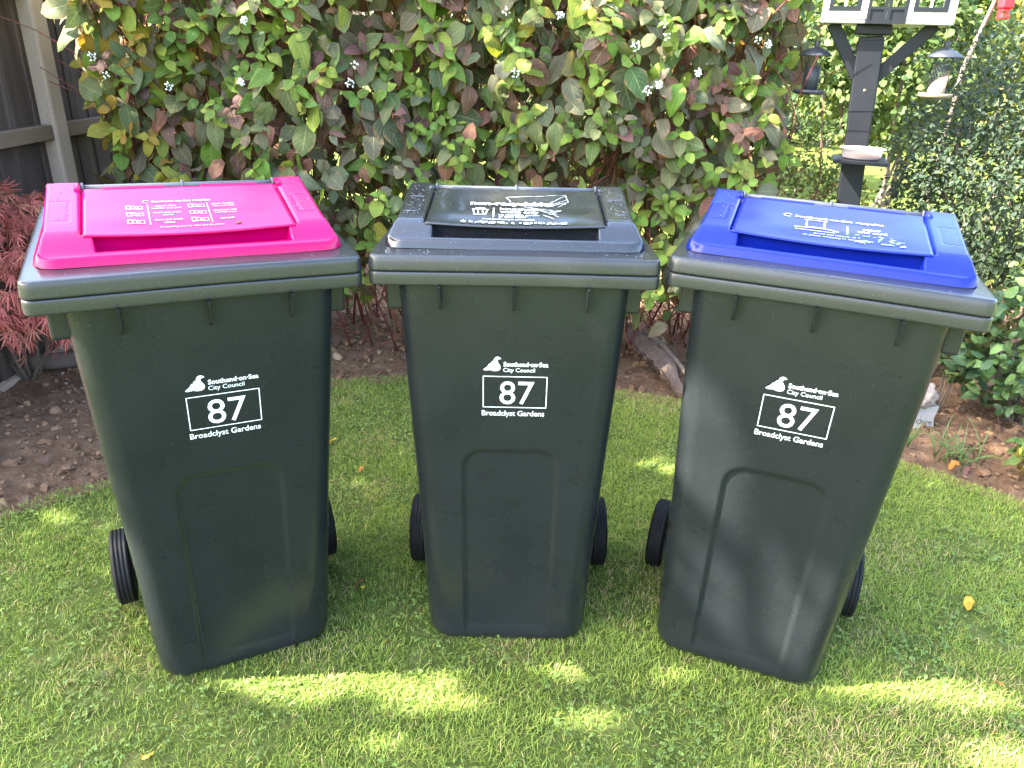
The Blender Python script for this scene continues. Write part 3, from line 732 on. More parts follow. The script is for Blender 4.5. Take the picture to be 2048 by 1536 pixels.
# ================================================================== GRASS AND CLOVER
def bin_inside(x, y, mar=0.0):
    out = np.zeros(len(x), bool)
    for T in (TA, TB, TC):
        I = T.inverted(); lx = I[0][0] * x + I[0][1] * y + I[0][3]; ly = I[1][0] * x + I[1][1] * y + I[1][3]
        out |= (np.abs(lx) < .188 - mar) & (ly > .118 + mar) & (ly < .46 - mar)
    return out
def grass():
    n = 900000
    x = rng.uniform(-3.3, 3.2, n); y = rng.uniform(-.4, 3.3, n)
    inview = (y > .95) & (np.abs(x) < .30 + .75 * y)
    near = np.clip(1.45 - .25 * np.maximum(y - 1, 0), .5, 1)
    keep = (y < edge_y(x) - .004) & (rng.random(n) < np.where(inview, near, .06)) & ~bin_inside(x, y)
    x, y = x[keep], y[keep]; n = len(x)
    patch = fbm(x * 2.3, y * 2.3, 4, 51); weed = fbm(x * 5.5 + 9, y * 5.5, 3, 61); straw = fbm(x * 4.1 - 3, y * 4.1, 4, 71)
    cl = sstep(.50, .60, weed + .10 * np.clip(-x, -1, 1))          # clover-rich places carry fewer blades
    keep = rng.random(n) > cl * .62
    x, y, patch, straw = x[keep], y[keep], patch[keep], straw[keep]; n = len(x)
    L = rng.uniform(.011, .025, n) * (.75 + .6 * patch) * np.where(rng.random(n) < .03, 1.5, 1)
    W = rng.uniform(.0006, .0013, n); az = rng.uniform(0, 2 * np.pi, n); lean = rng.uniform(.2, 1.6, n)
    z0 = ground_h(x, y) - .006
    dx, dy = np.cos(az), np.sin(az); sx, sy = -dy, dx
    tw = rng.uniform(-.9, .9, n); sx2, sy2 = np.cos(az + 1.57 + tw), np.sin(az + 1.57 + tw)
    rows = []
    for t, wf in ((0, 1.0), (.5, .88), (1.0, .06)):
        hor = L * lean * t ** 1.7 * .85; up = L * t * (1 - .34 * lean * t)
        cx, cy, cz = x + dx * hor, y + dy * hor, z0 + up
        ax, ay = (sx, sy) if t < .7 else (sx2, sy2)
        rows.append(np.stack([cx - ax * W * wf, cy - ay * W * wf, cz], 1)); rows.append(np.stack([cx + ax * W * wf, cy + ay * W * wf, cz], 1))
    V = np.stack(rows, 1).reshape(-1, 3); b = np.arange(n)[:, None] * 6
    F = np.concatenate([b + np.array([[0, 1, 3, 2]]), b + np.array([[2, 3, 5, 4]])])
    g1 = np.array([.172, .262, .050]); g2 = np.array([.282, .375, .072]); g3 = np.array([.38, .39, .085]); st = np.array([.48, .39, .20])
    k = np.clip(.85 * patch + .12 * x + rng.normal(0, .20, n), 0, 1)[:, None]
    c = g1 * (1 - k) + g2 * k
    y3 = (rng.random(n) < .10)[:, None]; c = np.where(y3, g3, c)
    dry = rng.random(n) < (.05 + .30 * sstep(.54, .68, straw)); c = np.where(dry[:, None], st * rng.uniform(.6, 1.15, (n, 1)), c)
    c = c * rng.uniform(.72, 1.28, (n, 1))
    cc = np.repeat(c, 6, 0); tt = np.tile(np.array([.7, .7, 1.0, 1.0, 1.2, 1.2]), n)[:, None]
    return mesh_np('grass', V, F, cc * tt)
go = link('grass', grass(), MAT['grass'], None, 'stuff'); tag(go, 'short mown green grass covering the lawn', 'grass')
def clover():
    n = 60000; x = rng.uniform(-2.6, 2.4, n); y = rng.uniform(.6, 3.25, n)
    weed = fbm(x * 5.5 + 9, y * 5.5, 3, 61); fine = fbm(x * 16, y * 16, 2, 62)
    pr = sstep(.47, .60, weed + .10 * np.clip(-x, -1, 1)) * sstep(.35, .6, fine)
    keep = (rng.random(n) < .95 * pr) & (y < edge_y(x) - .01) & ~bin_inside(x, y, -.0)
    x, y = x[keep], y[keep]; n = len(x)
    proto = leaf_proto(3, 2, .95, 2.4, .55, .25, .5, 0, 5)
    P, d, nr, s, col = [], [], [], [], []
    base = np.stack([x, y, ground_h(x, y) + rng.uniform(.004, .020, n)], 1); sz = rng.uniform(.0045, .0085, n)
    tilt = rng.normal(0, .35, (n, 2)); up = np.stack([tilt[:, 0], tilt[:, 1], np.ones(n)], 1); up /= np.linalg.norm(up, axis=1, keepdims=True)
    c0 = np.array([.125, .215, .050]) * rng.uniform(.6, 1.5, (n, 1)) + np.array([.05, .03, 0]) * rng.random((n, 1))
    a0 = rng.uniform(0, 6.28, n)
    for k in range(3):
        a = a0 + k * 2.094 + rng.normal(0, .15, n); dv = np.stack([np.cos(a), np.sin(a), rng.uniform(-.25, .25, n)], 1)
        P.append(base); d.append(dv); nr.append(up); s.append(sz * rng.uniform(.85, 1.15, n)); col.append(c0)
    P, d, nr, s, col = map(np.concatenate, (P, d, nr, s, col))
    return scatter('clover', [proto], np.zeros(len(P), int), P, d, nr, s, col)
co_ = link('clover', clover(), leafmat('clover_leaf', .25, .45, 4, .25, (.08, .10, .03), .75), None, 'stuff'); tag(co_, 'low clover leaves growing among the lawn grass', 'clover')

# ================================================================== SOIL DETAIL
def clods():
    Vs, Fs, Cs = [], [], []; off = 0
    for sub, n, s0, s1, pw in ((2, 2200, .010, .024, 3.5), (1, 19000, .0035, .011, 1.6)):
        ico = bmesh.new(); bmesh.ops.create_icosphere(ico, subdivisions=sub, radius=1); iv = np.array([v.co[:] for v in ico.verts]); jf = np.array([[v.index for v in f.verts] for f in ico.faces]); ico.free()
        protos = []
        for k in range(8):
            r = np.random.default_rng(100 + k); nz = r.normal(0, 1, (6, 3)); amp = sum(.15 * np.sin(iv @ nz[j] * (1.5 + j) + j) for j in range(5))
            v = iv * (1 + amp[:, None]) * r.uniform(.55, 1.25, 3); v[:, 2] *= .75; protos.append(v)
        x = rng.uniform(-3.2, 2.9, n); y = rng.uniform(1.2, 4.8, n); dd = y - np.interp(x, EDGE[:, 0], EDGE[:, 1])
        keep = (dd > .02) & (rng.random(n) < np.where(y < 4.0, 1, .4)); x, y = x[keep], y[keep]; n = len(x)
        sz = s0 + (s1 - s0) * rng.random(n) ** pw; pid = rng.integers(0, 8, n)
        z = soil_h(x, y) + sz * .15; a = rng.uniform(0, 6.28, n); ca, sa = np.cos(a), np.sin(a)
        for k in range(8):
            q = np.where(pid == k)[0]; pv = protos[k]; L = pv[None] * sz[q][:, None, None]
            X_ = L[..., 0] * ca[q][:, None] - L[..., 1] * sa[q][:, None] + x[q][:, None]; Y_ = L[..., 0] * sa[q][:, None] + L[..., 1] * ca[q][:, None] + y[q][:, None]; Z_ = L[..., 2] + z[q][:, None]
            Vs.append(np.stack([X_, Y_, Z_], -1).reshape(-1, 3)); Fs.append((jf[None] + (np.arange(len(q)) * len(pv))[:, None, None] + off).reshape(-1, 3)); off += len(q) * len(pv)
            c = np.array([.185, .112, .068]) * rng.uniform(.6, 1.35, (len(q), 1)); pale = rng.random(len(q)) < .010; c[pale] = np.array([.34, .28, .23]) * rng.uniform(.6, 1.2, (pale.sum(), 1)); Cs.append(np.repeat(c, len(pv), 0))
    return mesh_np('soil_clods', np.concatenate(Vs), np.concatenate(Fs), np.concatenate(Cs), smooth=False)
o = link('soil_clods', clods(), MAT['clod'], None, 'stuff'); tag(o, 'loose brown soil clods and crumbs covering the flower bed', 'soil')
LEAFP = [leaf_proto(7, 4, w_, t_, b_, fo, cu, wa, 10 + k) for k, (w_, t_, b_, fo, cu, wa) in enumerate([(.64, 1.25, .52, .25, .45, .06), (.56, 1.05, .58, .35, .95, .12), (.70, 1.40, .50, .15, .30, .09), (.50, 1.0, .58, .6, 1.5, .16), (.60, 1.2, .55, -.30, .8, .20), (.54, 1.0, .60, .9, .6, .14)])]
LEAFL = [leaf_proto(5, 2, w_, t_, b_, fo, cu, wa, 10 + k) for k, (w_, t_, b_, fo, cu, wa) in enumerate([(.64, 1.25, .52, .25, .45, .06), (.56, 1.05, .58, .35, .95, .12), (.70, 1.40, .50, .15, .30, .09), (.50, 1.0, .58, .6, 1.5, .16), (.60, 1.2, .55, -.30, .8, .20), (.54, 1.0, .60, .9, .6, .14)])]
DRYP = [leaf_proto(7, 4, .5, 1.2, .65, .7, 1.6, .25, 30, .05), leaf_proto(7, 4, .55, 1.3, .6, -.5, 1.2, .3, 31, .07), leaf_proto(7, 4, .42, 1.2, .7, .9, 2.2, .3, 32, .08)]
DRYL = [leaf_proto(5, 2, .5, 1.2, .65, .7, 1.6, .25, 30, .05), leaf_proto(5, 2, .55, 1.3, .6, -.5, 1.2, .3, 31, .07), leaf_proto(5, 2, .42, 1.2, .7, .9, 2.2, .3, 32, .08)]
def litter():
    n = 3200; x = rng.uniform(-2.6, 2.6, n); y = rng.uniform(1.8, 4.8, n); dd = y - np.interp(x, EDGE[:, 0], EDGE[:, 1])
    under = (np.abs(x) < 1.8) & (y > 3.32)
    keep = (dd > .03) & (rng.random(n) < np.where(under, 1, .16)); x, y = x[keep], y[keep]; n = len(x)
    P = np.stack([x, y, soil_h(x, y) + .012], 1); a = rng.uniform(0, 6.28, n)
    d = np.stack([np.cos(a), np.sin(a), rng.normal(.1, .25, n)], 1); nr = np.stack([rng.normal(0, .4, n), rng.normal(0, .4, n), np.ones(n)], 1)
    pal = np.array([(.22, .12, .06), (.30, .19, .10), (.13, .07, .05), (.19, .08, .07), (.34, .22, .10), (.38, .28, .18)])
    return scatter('leaf_litter', DRYL, rng.integers(0, 3, n), P, d, nr, rng.uniform(.03, .085, n), pal[rng.integers(0, 6, n)] * rng.uniform(.7, 1.2, (n, 1)))
o = link('leaf_litter', litter(), MAT['dry'], None, 'stuff'); tag(o, 'brown dead leaves littering the soil under the hedge', 'leaf litter')

# ================================================================== FENCE
FX = -2.17
fence = thing('fence', 'weathered dark wooden board fence with pale concrete posts behind the hedge', 'fence', (FX, 3.0, 0))
def fence_part(name, x0, x1, y0, y1, z0, z1, mat, bev=.003, M=None):
    m = MB(); m.box(x0, x1, y0 - 3.0, y1 - 3.0, z0, z1, bev, M); return m.build(name, mat, fence)
POSTS = [1.95, 3.60, 5.42, 7.22]
for k in range(len(POSTS) - 1):
    a, b = POSTS[k] + .055, POSTS[k + 1] - .055; yy = a; j = 0
    while yy < b - .02:
        y2 = min(yy + .150, b); m = MB(); tw = random.uniform(-.004, .004)
        # feather-edge board: thick on one edge, thin on the other
        pts = [(0, 0), (.014 + tw * .3, 0), (.006, y2 - yy + .012), (0, y2 - yy + .012)]
        m.prism(pts, Matrix(((1, 0, 0, -.020), (0, 1, 0, yy - 3.0), (0, 0, 1, .03), (0, 0, 0, 1))), 1.64 + random.uniform(-.012, .012)); m.build('board', MAT['board'], fence); yy = y2; j += 1
    for zc in (.30, .99, 1.58): fence_part('rail', -.0045, .040, a + .002, b - .002, zc - .032, zc + .032, simple('rail_wood', (.165, .118, .082), .85, .35, 14, .5, 60, .004, stretch=(1, .1, 1)) if k == 0 and zc == .30 else bpy.data.materials['rail_wood'], .004)
    fence_part('gravel_board', -.025, .012, a + .002, b - .002, -.1, .028, MAT['concrete'])
for p in POSTS: fence_part('concrete_post', -.052, .052, p - .052, p + .052, -.1, 1.72, MAT['concrete'], .012)

# ================================================================== DOGWOOD HEDGE
PAL_DULL = np.array([(.125, .155, .065), (.110, .128, .072), (.150, .172, .072), (.100, .150, .052), (.160, .145, .090), (.138, .115, .085), (.140, .155, .098)])
PAL_BRIGHT = np.array([(.135, .235, .035), (.18, .27, .040), (.225, .275, .045), (.11, .20, .035)])
PAL_RED = np.array([(.165, .065, .055), (.125, .058, .065), (.215, .092, .060), (.180, .092, .075)])
PAL_BROWN = np.array([(.20, .10, .06), (.26, .14, .075), (.17, .085, .055)])
PAL_SUN_YEL = np.array([(.31, .27, .03), (.34, .21, .035), (.28, .29, .04)])  # yellow that stands in for sun shining through the leaves
HX0, HX1 = -1.90, 1.24
def hedge_front(x, z):
    b = 3.30 - .13 * np.sin((x - HX0) / (HX1 - HX0) * np.pi * .9) + .42 * (fbm(x * 2.2, z * 2.2, 3, 81) - .5)
    b = b + .40 * np.clip((HX0 + .22 - x) / .22, 0, 1) ** 2 + .55 * np.clip((x - HX1 + .30) / .30, 0, 1) ** 2
    return b + .16 * np.clip(.75 - z, 0, 1)
def hedge():
    root = thing('dogwood_hedge', 'leafy dogwood hedge in green, purple and brown with red stems and white berries', 'hedge', (-.2, 3.75, 0))
    P, D, Nn, Sz, C, K = [], [], [], [], [], []
    def add(p, d, n, s, c, k): P.append(p); D.append(d); Nn.append(n); Sz.append(s); C.append(c); K.append(k)
    def color(kind, n):
        pal = {0: PAL_DULL, 1: PAL_BRIGHT, 2: PAL_RED, 3: PAL_BROWN, 4: PAL_SUN_YEL}[kind]
        return pal[rng.integers(0, len(pal), n)] * rng.uniform(.8, 1.25, (n, 1)) + rng.normal(0, .006, (n, 3))
    # 1) hanging mature leaves in layers
    n = 6400
    x = rng.uniform(HX0 - .05, HX1 + .06, n); z = .26 + 1.90 * rng.random(n) ** .85
    dens = sstep(.25, .95, z) * .80 + .22
    gap = fbm(x * 3.2, z * 3.2, 3, 91); dens = dens * sstep(.28, .48, gap + .22 * sstep(.8, 1.3, z))
    keep = rng.random(n) < dens; x, z = x[keep], z[keep]; n = len(x)
    depth = rng.random(n) ** 1.7 * .45
    y = hedge_front(x, z) + depth
    left = np.clip((HX0 + .4 - x) / .4, 0, 1)[:, None]; right = np.clip((x - HX1 + .35) / .35, 0, 1)[:, None]
    d = np.stack([rng.normal(0, .55, n), rng.normal(-.25, .35, n), rng.normal(-.62, .42, n)], 1) + left * np.array([[-.5, 0, .2]]) + right * np.array([[.5, 0, .1]])
    nr = np.stack([rng.normal(0, .5, n), np.full(n, -.8), rng.normal(.5, .45, n)], 1) + left * np.array([[-.6, 0, 0]]) + right * np.array([[.7, 0, 0]])
    u = rng.random(n); patchr = fbm(x * 2.4 + 5, z * 2.4, 3, 95) + .12 * (x > 0) * (z < 1.25)
    kd = np.where(u < .64, 0, np.where(u < .80, 1, np.where(u < .90, 2, 3))); kd = np.where((patchr > .58) & (rng.random(n) < .25), 2, kd)
    kd = np.where((x < -1.45) & (rng.random(n) < .22), 4, kd)  # left end coloured yellow as if the sun shone through it
    c = np.zeros((n, 3))
    for q in range(5): m_ = kd == q; c[m_] = color(q, m_.sum())
    s = (.056 + .092 * rng.random(n) ** 1.2) * np.where(kd == 3, .85, 1) * (.82 + .18 * sstep(.6, 1.2, z))
    pid = np.where(kd == 3, rng.integers(6, 9, n), rng.integers(0, 6, n))
    add(np.stack([x, y, z], 1), d, nr, s, c, pid)
    # inner, shaded leaves and dead leaves held inside the hedge
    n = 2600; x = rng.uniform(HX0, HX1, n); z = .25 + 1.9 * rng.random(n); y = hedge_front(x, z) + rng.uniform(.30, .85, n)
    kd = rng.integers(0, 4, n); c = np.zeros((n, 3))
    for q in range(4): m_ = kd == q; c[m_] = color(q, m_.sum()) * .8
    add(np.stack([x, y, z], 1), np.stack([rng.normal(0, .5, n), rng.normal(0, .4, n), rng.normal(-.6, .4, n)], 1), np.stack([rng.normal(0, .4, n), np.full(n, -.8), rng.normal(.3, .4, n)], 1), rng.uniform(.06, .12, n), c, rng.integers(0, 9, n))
    # 2) shoot tips: small rosettes of brighter leaves standing out from the face
    ns = 340; sx = rng.uniform(HX0, HX1, ns); szz = .42 + 1.65 * rng.random(ns); sy = hedge_front(sx, szz) - rng.uniform(.0, .07, ns)
    tips = []
    for k in range(ns):
        ax = Vector((random.gauss(0, .35), -.75, random.uniform(.1, .9))).normalized(); a = ax.orthogonal().normalized(); b = ax.cross(a); tips.append((Vector((sx[k], sy[k], szz[k])), ax))
        kind = 1 if random.random() < .72 else (2 if random.random() < .5 else 0)
        if sx[k] < -1.4 and random.random() < .5: kind = 4
        t0 = random.uniform(0, 6.28)
        for q in range(random.choice((4, 4, 6))):
            t = t0 + (q % 2) * math.pi + (q // 2) * 1.57; out = (a * math.cos(t) + b * math.sin(t)); lv = q // 2
            dd = out * (1.0 - .22 * lv) + ax * (.15 + .3 * (1 - lv * .3)) + Vector((0, 0, -.30)); pp = Vector((sx[k], sy[k], szz[k])) - ax * .035 * lv
            cc = color(kind, 1)[0]
            add(np.array([pp]), np.array([dd]), np.array([ax * .8 + Vector((0, -.1, .35)) - out * .2]), np.array([random.uniform(.040, .066) + .022 * lv]), cc[None], np.array([random.randrange(6)]))
    P_, D_, N_, S_, C_, K_ = map(np.concatenate, (P, D, Nn, Sz, C, K)); C_ = np.clip(C_, .012, 1)
    # the 300 leaves that show largest become objects of their own
    pr = project(P_ + D_ / np.linalg.norm(D_, axis=1, keepdims=True) * S_[:, None] * .5)
    face = np.abs(frames(D_, N_)[2] @ np.array([0, -.95, .1])); fr = P_[:, 1] - hedge_front(P_[:, 0], P_[:, 2])
    score = S_ / pr[:, 2] * (.3 + face) * np.exp(-np.maximum(fr, 0) * 22) * ((pr[:, 0] > 20) & (pr[:, 0] < 2030) & (pr[:, 1] > 5) & (pr[:, 1] < 375))
    top = np.argsort(-score)[:300]; rest = np.ones(len(P_), bool); rest[top] = False
    protos = LEAFP + DRYP
    leaf_objects(root, protos, K_[top], P_[top], D_[top], N_[top], S_[top], C_[top], MAT['dogwood'], 'leaf', 16)
    K_ = np.where(fr > .10, K_ + len(protos), K_)           # leaves deep inside carry fewer faces
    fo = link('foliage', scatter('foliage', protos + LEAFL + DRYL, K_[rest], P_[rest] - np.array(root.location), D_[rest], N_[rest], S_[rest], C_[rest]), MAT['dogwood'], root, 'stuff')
    # stems: main ones each a part, twigs joined
    base = Vector(root.location)
    for k in range(90):
        bx = random.uniform(HX0 + .25, HX1 - .15); b0 = Vector((bx, random.uniform(3.50, 4.05), -.03)); ex = bx + random.uniform(-.45, .45); ez = random.uniform(1.2, 2.05)
        b1 = Vector((ex, float(hedge_front(np.array([ex]), np.array([ez]))[0]) + random.uniform(.1, .4), ez)); r0 = random.uniform(.003, .008)
        pts = stem_path(b0 - base, b1 - base, .15, 7, .02); m = MB(); m.tube(pts, [r0 * (1 - .09 * i_) for i_ in range(7)], 6); m.build('stem', MAT['stem'] if random.random() < .75 else MAT['stem_dry'], root)
    m = MB()
    for (tp, ax) in tips:
        m.tube([p_ - base for p_ in stem_path(tp, tp - ax * random.uniform(.15, .3) + Vector((random.uniform(-.05, .05), .08, -.12)), .02, 4, .006)], [.0016, .0019, .0024, .0028], 4, False)
    for k in range(1500):
        px, pz = random.uniform(HX0 + .1, HX1 - .05), random.uniform(.02, 1.5); py = 3.30 + random.uniform(.0, .75); a = random.uniform(-1.0, 1.0)
        q0 = Vector((px, py, pz)); q1 = q0 + Vector((math.sin(a) * .35, random.uniform(-.2, .12), math.cos(a) * .33)); rr = random.uniform(.0014, .0034)
        m.tube([p_ - base for p_ in stem_path(q0, q1, .05, 4, .01)], [rr, rr, rr * .85, rr * .7], 4, False)
    m.build('twigs', MAT['stem'], root, 'stuff')
    # berry clusters
    ico = bmesh.new(); bmesh.ops.create_icosphere(ico, subdivisions=1, radius=1); iv = np.array([v.co[:] for v in ico.verts]); jf = np.array([[v.index for v in f.verts] for f in ico.faces]); ico.free()
    clusters = []
    for v in range(3):
        Vs, Fs = [], []; r = np.random.default_rng(300 + v); nb = (20, 14, 9)[v]
        for k in range(nb):
            dd = r.normal(size=3); dd /= np.linalg.norm(dd); dd[1] = -abs(dd[1]); s_ = r.uniform(.0031, .0043); Vs.append(iv * s_ + dd * np.array([.020, .010, .016]) * r.uniform(.5, 1)); Fs.append(jf + k * len(iv))
        me = mesh_np('berry_cluster', np.concatenate(Vs), np.concatenate(Fs)); me.materials.append(MAT['berry']); clusters.append(me)
    # positions on the hedge face read from the photograph as (x, z)
    for k, (bx, bz) in enumerate([(-1.045, 1.47), (-1.66, 1.325), (-1.63, 1.255), (-1.065, 1.255), (-1.40, 1.225), (-.07, 1.535), (.13, 1.525), (-.66, 1.265), (-.645, 1.325), (.66, 1.345), (.40, 1.43), (.515, 1.47), (.505, 1.30), (.465, 1.28), (.92, 1.47), (.965, 1.455), (-.03, 1.325), (.50, 1.51)]):
        o = link('berry_cluster', clusters[k % 3], None, root); o.location = Vector((bx, float(hedge_front(np.array([bx]), np.array([bz]))[0]) - .09, bz)) - base; o.rotation_euler = (0, random.uniform(0, 6), 0)
    return root
hedge()

# ================================================================== OTHER SHRUBS
SMALLP = [leaf_proto(4, 2, .46, 1.3, .7, .3, .35, 0, 40), leaf_proto(4, 2, .52, 1.2, .65, .2, .6, 0, 41)]
TINYP = [leaf_proto(3, 2, .46, 1.1, .7, .3, .35, 0, 42), leaf_proto(3, 2, .54, 1.1, .65, .2, .6, 0, 43)]
def shrub(name, label, cat, centre, rad, n, size, pal, mat, nobj=0, trunk=None, protos=SMALLP, shell=.45, lump=.28, seed=1, droop=-.1, squash=None, stems=10, group=None, gapamt=.40, box=(0, 2048, 0, 1536)):
    r = np.random.default_rng(seed); c = np.array(centre); rad = np.array(rad)
    root = thing(name, label, cat, (centre[0], centre[1], 0), group); base = np.array([centre[0], centre[1], 0])
    u = r.normal(size=(n * 2, 3)); u /= np.linalg.norm(u, axis=1, keepdims=True)
    lm = 1 + lump * (fbm(u[:, 0] * 2.2 + u[:, 2] * 1.7 + seed, u[:, 1] * 2.2 - u[:, 2] * 1.3, 3, seed) - .5) * 2
    cl = fbm(u[:, 0] * 5 + seed * 3, u[:, 2] * 5 + u[:, 1] * 3, 2, seed + 7); keep = cl > gapamt * r.random(n * 2) + .1
    u, lm = u[keep][:n], lm[keep][:n]; n = len(u)
    rr = 1 - shell * r.random(n) ** 1.6
    P = c + u * rad * (lm * rr)[:, None]; k2 = P[:, 2] > .03; P, u = P[k2], u[k2]; n = len(P)
    d = u * .55 + r.normal(0, .55, (n, 3)); d[:, 2] += droop; nr = u * .7 + r.normal(0, .45, (n, 3)); nr[:, 2] += .55
    s = r.uniform(size[0], size[1], n); pal = np.array(pal); col = np.clip(pal[r.integers(0, len(pal), n)] * r.uniform(.7, 1.35, (n, 1)), .005, 1); pid = r.integers(0, len(protos), n)
    rest = np.ones(n, bool)
    if nobj:
        pr = project(P); f = (np.abs(frames(d, nr)[2] @ np.array([-.4, -.85, .35]))); front = ((P - c) / rad) @ np.array([-.25, -.95, .15])
        sc = s / pr[:, 2] * (.3 + f) * np.clip(front + .2, 0, 2) * ((pr[:, 0] > box[0]) & (pr[:, 0] < box[1]) & (pr[:, 1] > box[2]) & (pr[:, 1] < box[3]))
        top = np.argsort(-sc)[:nobj]; top = top[sc[top] > 0]; rest[top] = False
        leaf_objects(root, protos, pid[top], P[top], d[top], nr[top], s[top], col[top], mat, 'leaf', 6)
    link('foliage', scatter('foliage', protos, pid[rest], P[rest] - base, d[rest], nr[rest], s[rest], col[rest]), mat, root, 'stuff')
    rs = random.Random(seed)
    for k in range(stems):
        a = Vector((rs.uniform(-.12, .12) * rad[0], rs.uniform(-.12, .12) * rad[1], -.03)); th = rs.uniform(0, 6.28); e = Vector((math.cos(th) * rad[0] * .6, math.sin(th) * rad[1] * .6, centre[2] + rs.uniform(-.2, .6) * rad[2]))
        m = MB(); pts = stem_path(a, e, .1 * rad[2], 6, .02 * rad[0]); r0 = (trunk or .012) * rs.uniform(.6, 1); m.tube(pts, [r0 * (1 - .13 * i_) for i_ in range(6)], 7); m.build('stem', MAT['bark'], root)
    return root
DARKG = [(.020, .042, .022), (.027, .052, .027), (.037, .063, .032), (.050, .076, .042)]
MIDG = [(.045, .080, .022), (.062, .105, .026), (.034, .070, .022), (.085, .13, .036)]
YELG = [(.21, .20, .020), (.25, .22, .020), (.15, .17, .020), (.27, .20, .022)]
shrub('evergreen_shrub', 'tall dark evergreen shrub with tiny leaves behind the bin with the blue lid', 'shrub', (2.25, 3.45, .98), (.60, .50, .60), 15000, (.020, .036), [tuple(.72 * q for q in c_) for c_ in DARKG], MAT['shrub'], 200, .016, TINYP, seed=11, stems=9, lump=.22, gapamt=.5, box=(1700, 2048, 0, 600))
shrub('evergreen_shrub', 'leggy grey stemmed evergreen leaning beside the bird table post', 'shrub', (2.02, 3.42, .86), (.24, .25, .46), 2600, (.020, .034), DARKG + MIDG[:2], MAT['shrub'], 60, .013, seed=12, stems=4, gapamt=.7, box=(1700, 2048, 0, 600))
shrub('broadleaf_shrub', 'low glossy broadleaf shrub at the edge of the bed beside the stone ornament', 'shrub', (2.16, 2.92, .33), (.36, .30, .27), 1100, (.042, .075), [(.045, .095, .036), (.060, .120, .036), (.032, .075, .036), (.095, .165, .05)], MAT['shrub'], 130, .008, LEAFP, seed=13, stems=8, droop=.15, box=(1800, 2048, 500, 900))
shrub('yellowing_shrub', 'small shrub with pale yellow and tan leaves tucked under the blue lidded bin', 'shrub', (1.90, 3.02, .44), (.17, .15, .13), 420, (.030, .055), [(.22, .20, .06), (.28, .18, .09), (.16, .19, .05), (.33, .27, .12)], MAT['dogwood'], 40, .006, LEAFP, seed=14, stems=5, box=(1780, 2048, 500, 900))
shrub('variegated_shrub', 'cream edged variegated shrub to the right of the blue lid', 'shrub', (2.42, 3.02, .66), (.30, .26, .22), 1300, (.028, .048), [(.36, .38, .20), (.14, .20, .06), (.09, .15, .05), (.46, .46, .30)], MAT['shrub'], 60, .006, LEAFP, seed=15, stems=5, box=(1800, 2048, 380, 700))
shrub('golden_shrub', 'golden yellow leaved shrub at the top right beyond the evergreen', 'shrub', (4.25, 6.9, 2.05), (.95, .8, .62), 4200, (.05, .085), YELG, MAT['tree'], 40, .02, seed=16, stems=6, box=(1850, 2048, 0, 200))
shrub('green_shrub', 'mid green shrub growing between hedge and bird table beyond the bed', 'shrub', (2.55, 5.6, 1.55), (.70, .6, .66), 6000, (.04, .075), MIDG + [(.16, .21, .05)], MAT['tree'], 60, .02, LEAFL[:3], seed=17, stems=6, box=(1550, 1900, 0, 400))
shrub('low_shrub', 'low yellow green feathery shrub behind the blue lid near the post', 'shrub', (1.50, 4.05, .60), (.33, .28, .42), 3200, (.022, .042), [(.14, .16, .032), (.09, .125, .03), (.19, .18, .04), (.07, .10, .03)], MAT['tree'], 60, .006, seed=18, stems=8, gapamt=.7, box=(1500, 1850, 250, 420))
shrub('low_shrub', 'small yellow green feathery shrub right of the bird table post', 'shrub', (1.98, 4.35, .42), (.24, .20, .34), 1300, (.022, .042), [(.14, .16, .032), (.09, .125, .03), (.19, .18, .04)], MAT['tree'], 30, .006, seed=28, stems=6, gapamt=.7, box=(1650, 1900, 250, 430))
shrub('border_shrub', 'dark strappy border shrub at the far end of the back lawn', 'shrub', (5.6, 14.5, .6), (1.9, .9, .7), 2600, (.16, .34), DARKG + MIDG, MAT['tree'], 0, .02, [leaf_proto(5, 2, .14, 1.3, .6, .3, .9, 0, 44)], seed=19, stems=4, droop=.7)
for k, (cx, cy, rx, rz, pal_, lab) in enumerate([(-1.5, 17.5, 3.2, 3.4, MIDG, 'leafy green tree far left behind the dogwood hedge'), (4.6, 18.5, 3.0, 3.2, MIDG + DARKG[:2], 'leafy green tree far beyond the back lawn behind the bird table'), (9.6, 18.0, 3.4, 3.4, DARKG + MIDG, 'dark leafy tree far beyond the back lawn at the right'), (8.4, 11.5, 1.7, 1.9, YELG[2:] + MIDG, 'yellow green tree right of the back lawn behind the golden shrub'), (.9, 9.6, 1.5, 1.7, MIDG, 'added green tree hidden behind the dogwood hedge, shading the back lawn')]):  # the last tree is added to throw shade bands across the far lawn
    shrub('leafy_tree', lab, 'tree', (cx, cy, rz * .95), (rx, 1.8, rz), 5200, (.16, .30), pal_, MAT['tree'], 0, .10, TINYP, seed=60 + k, stems=5, group='trees beyond the back lawn')

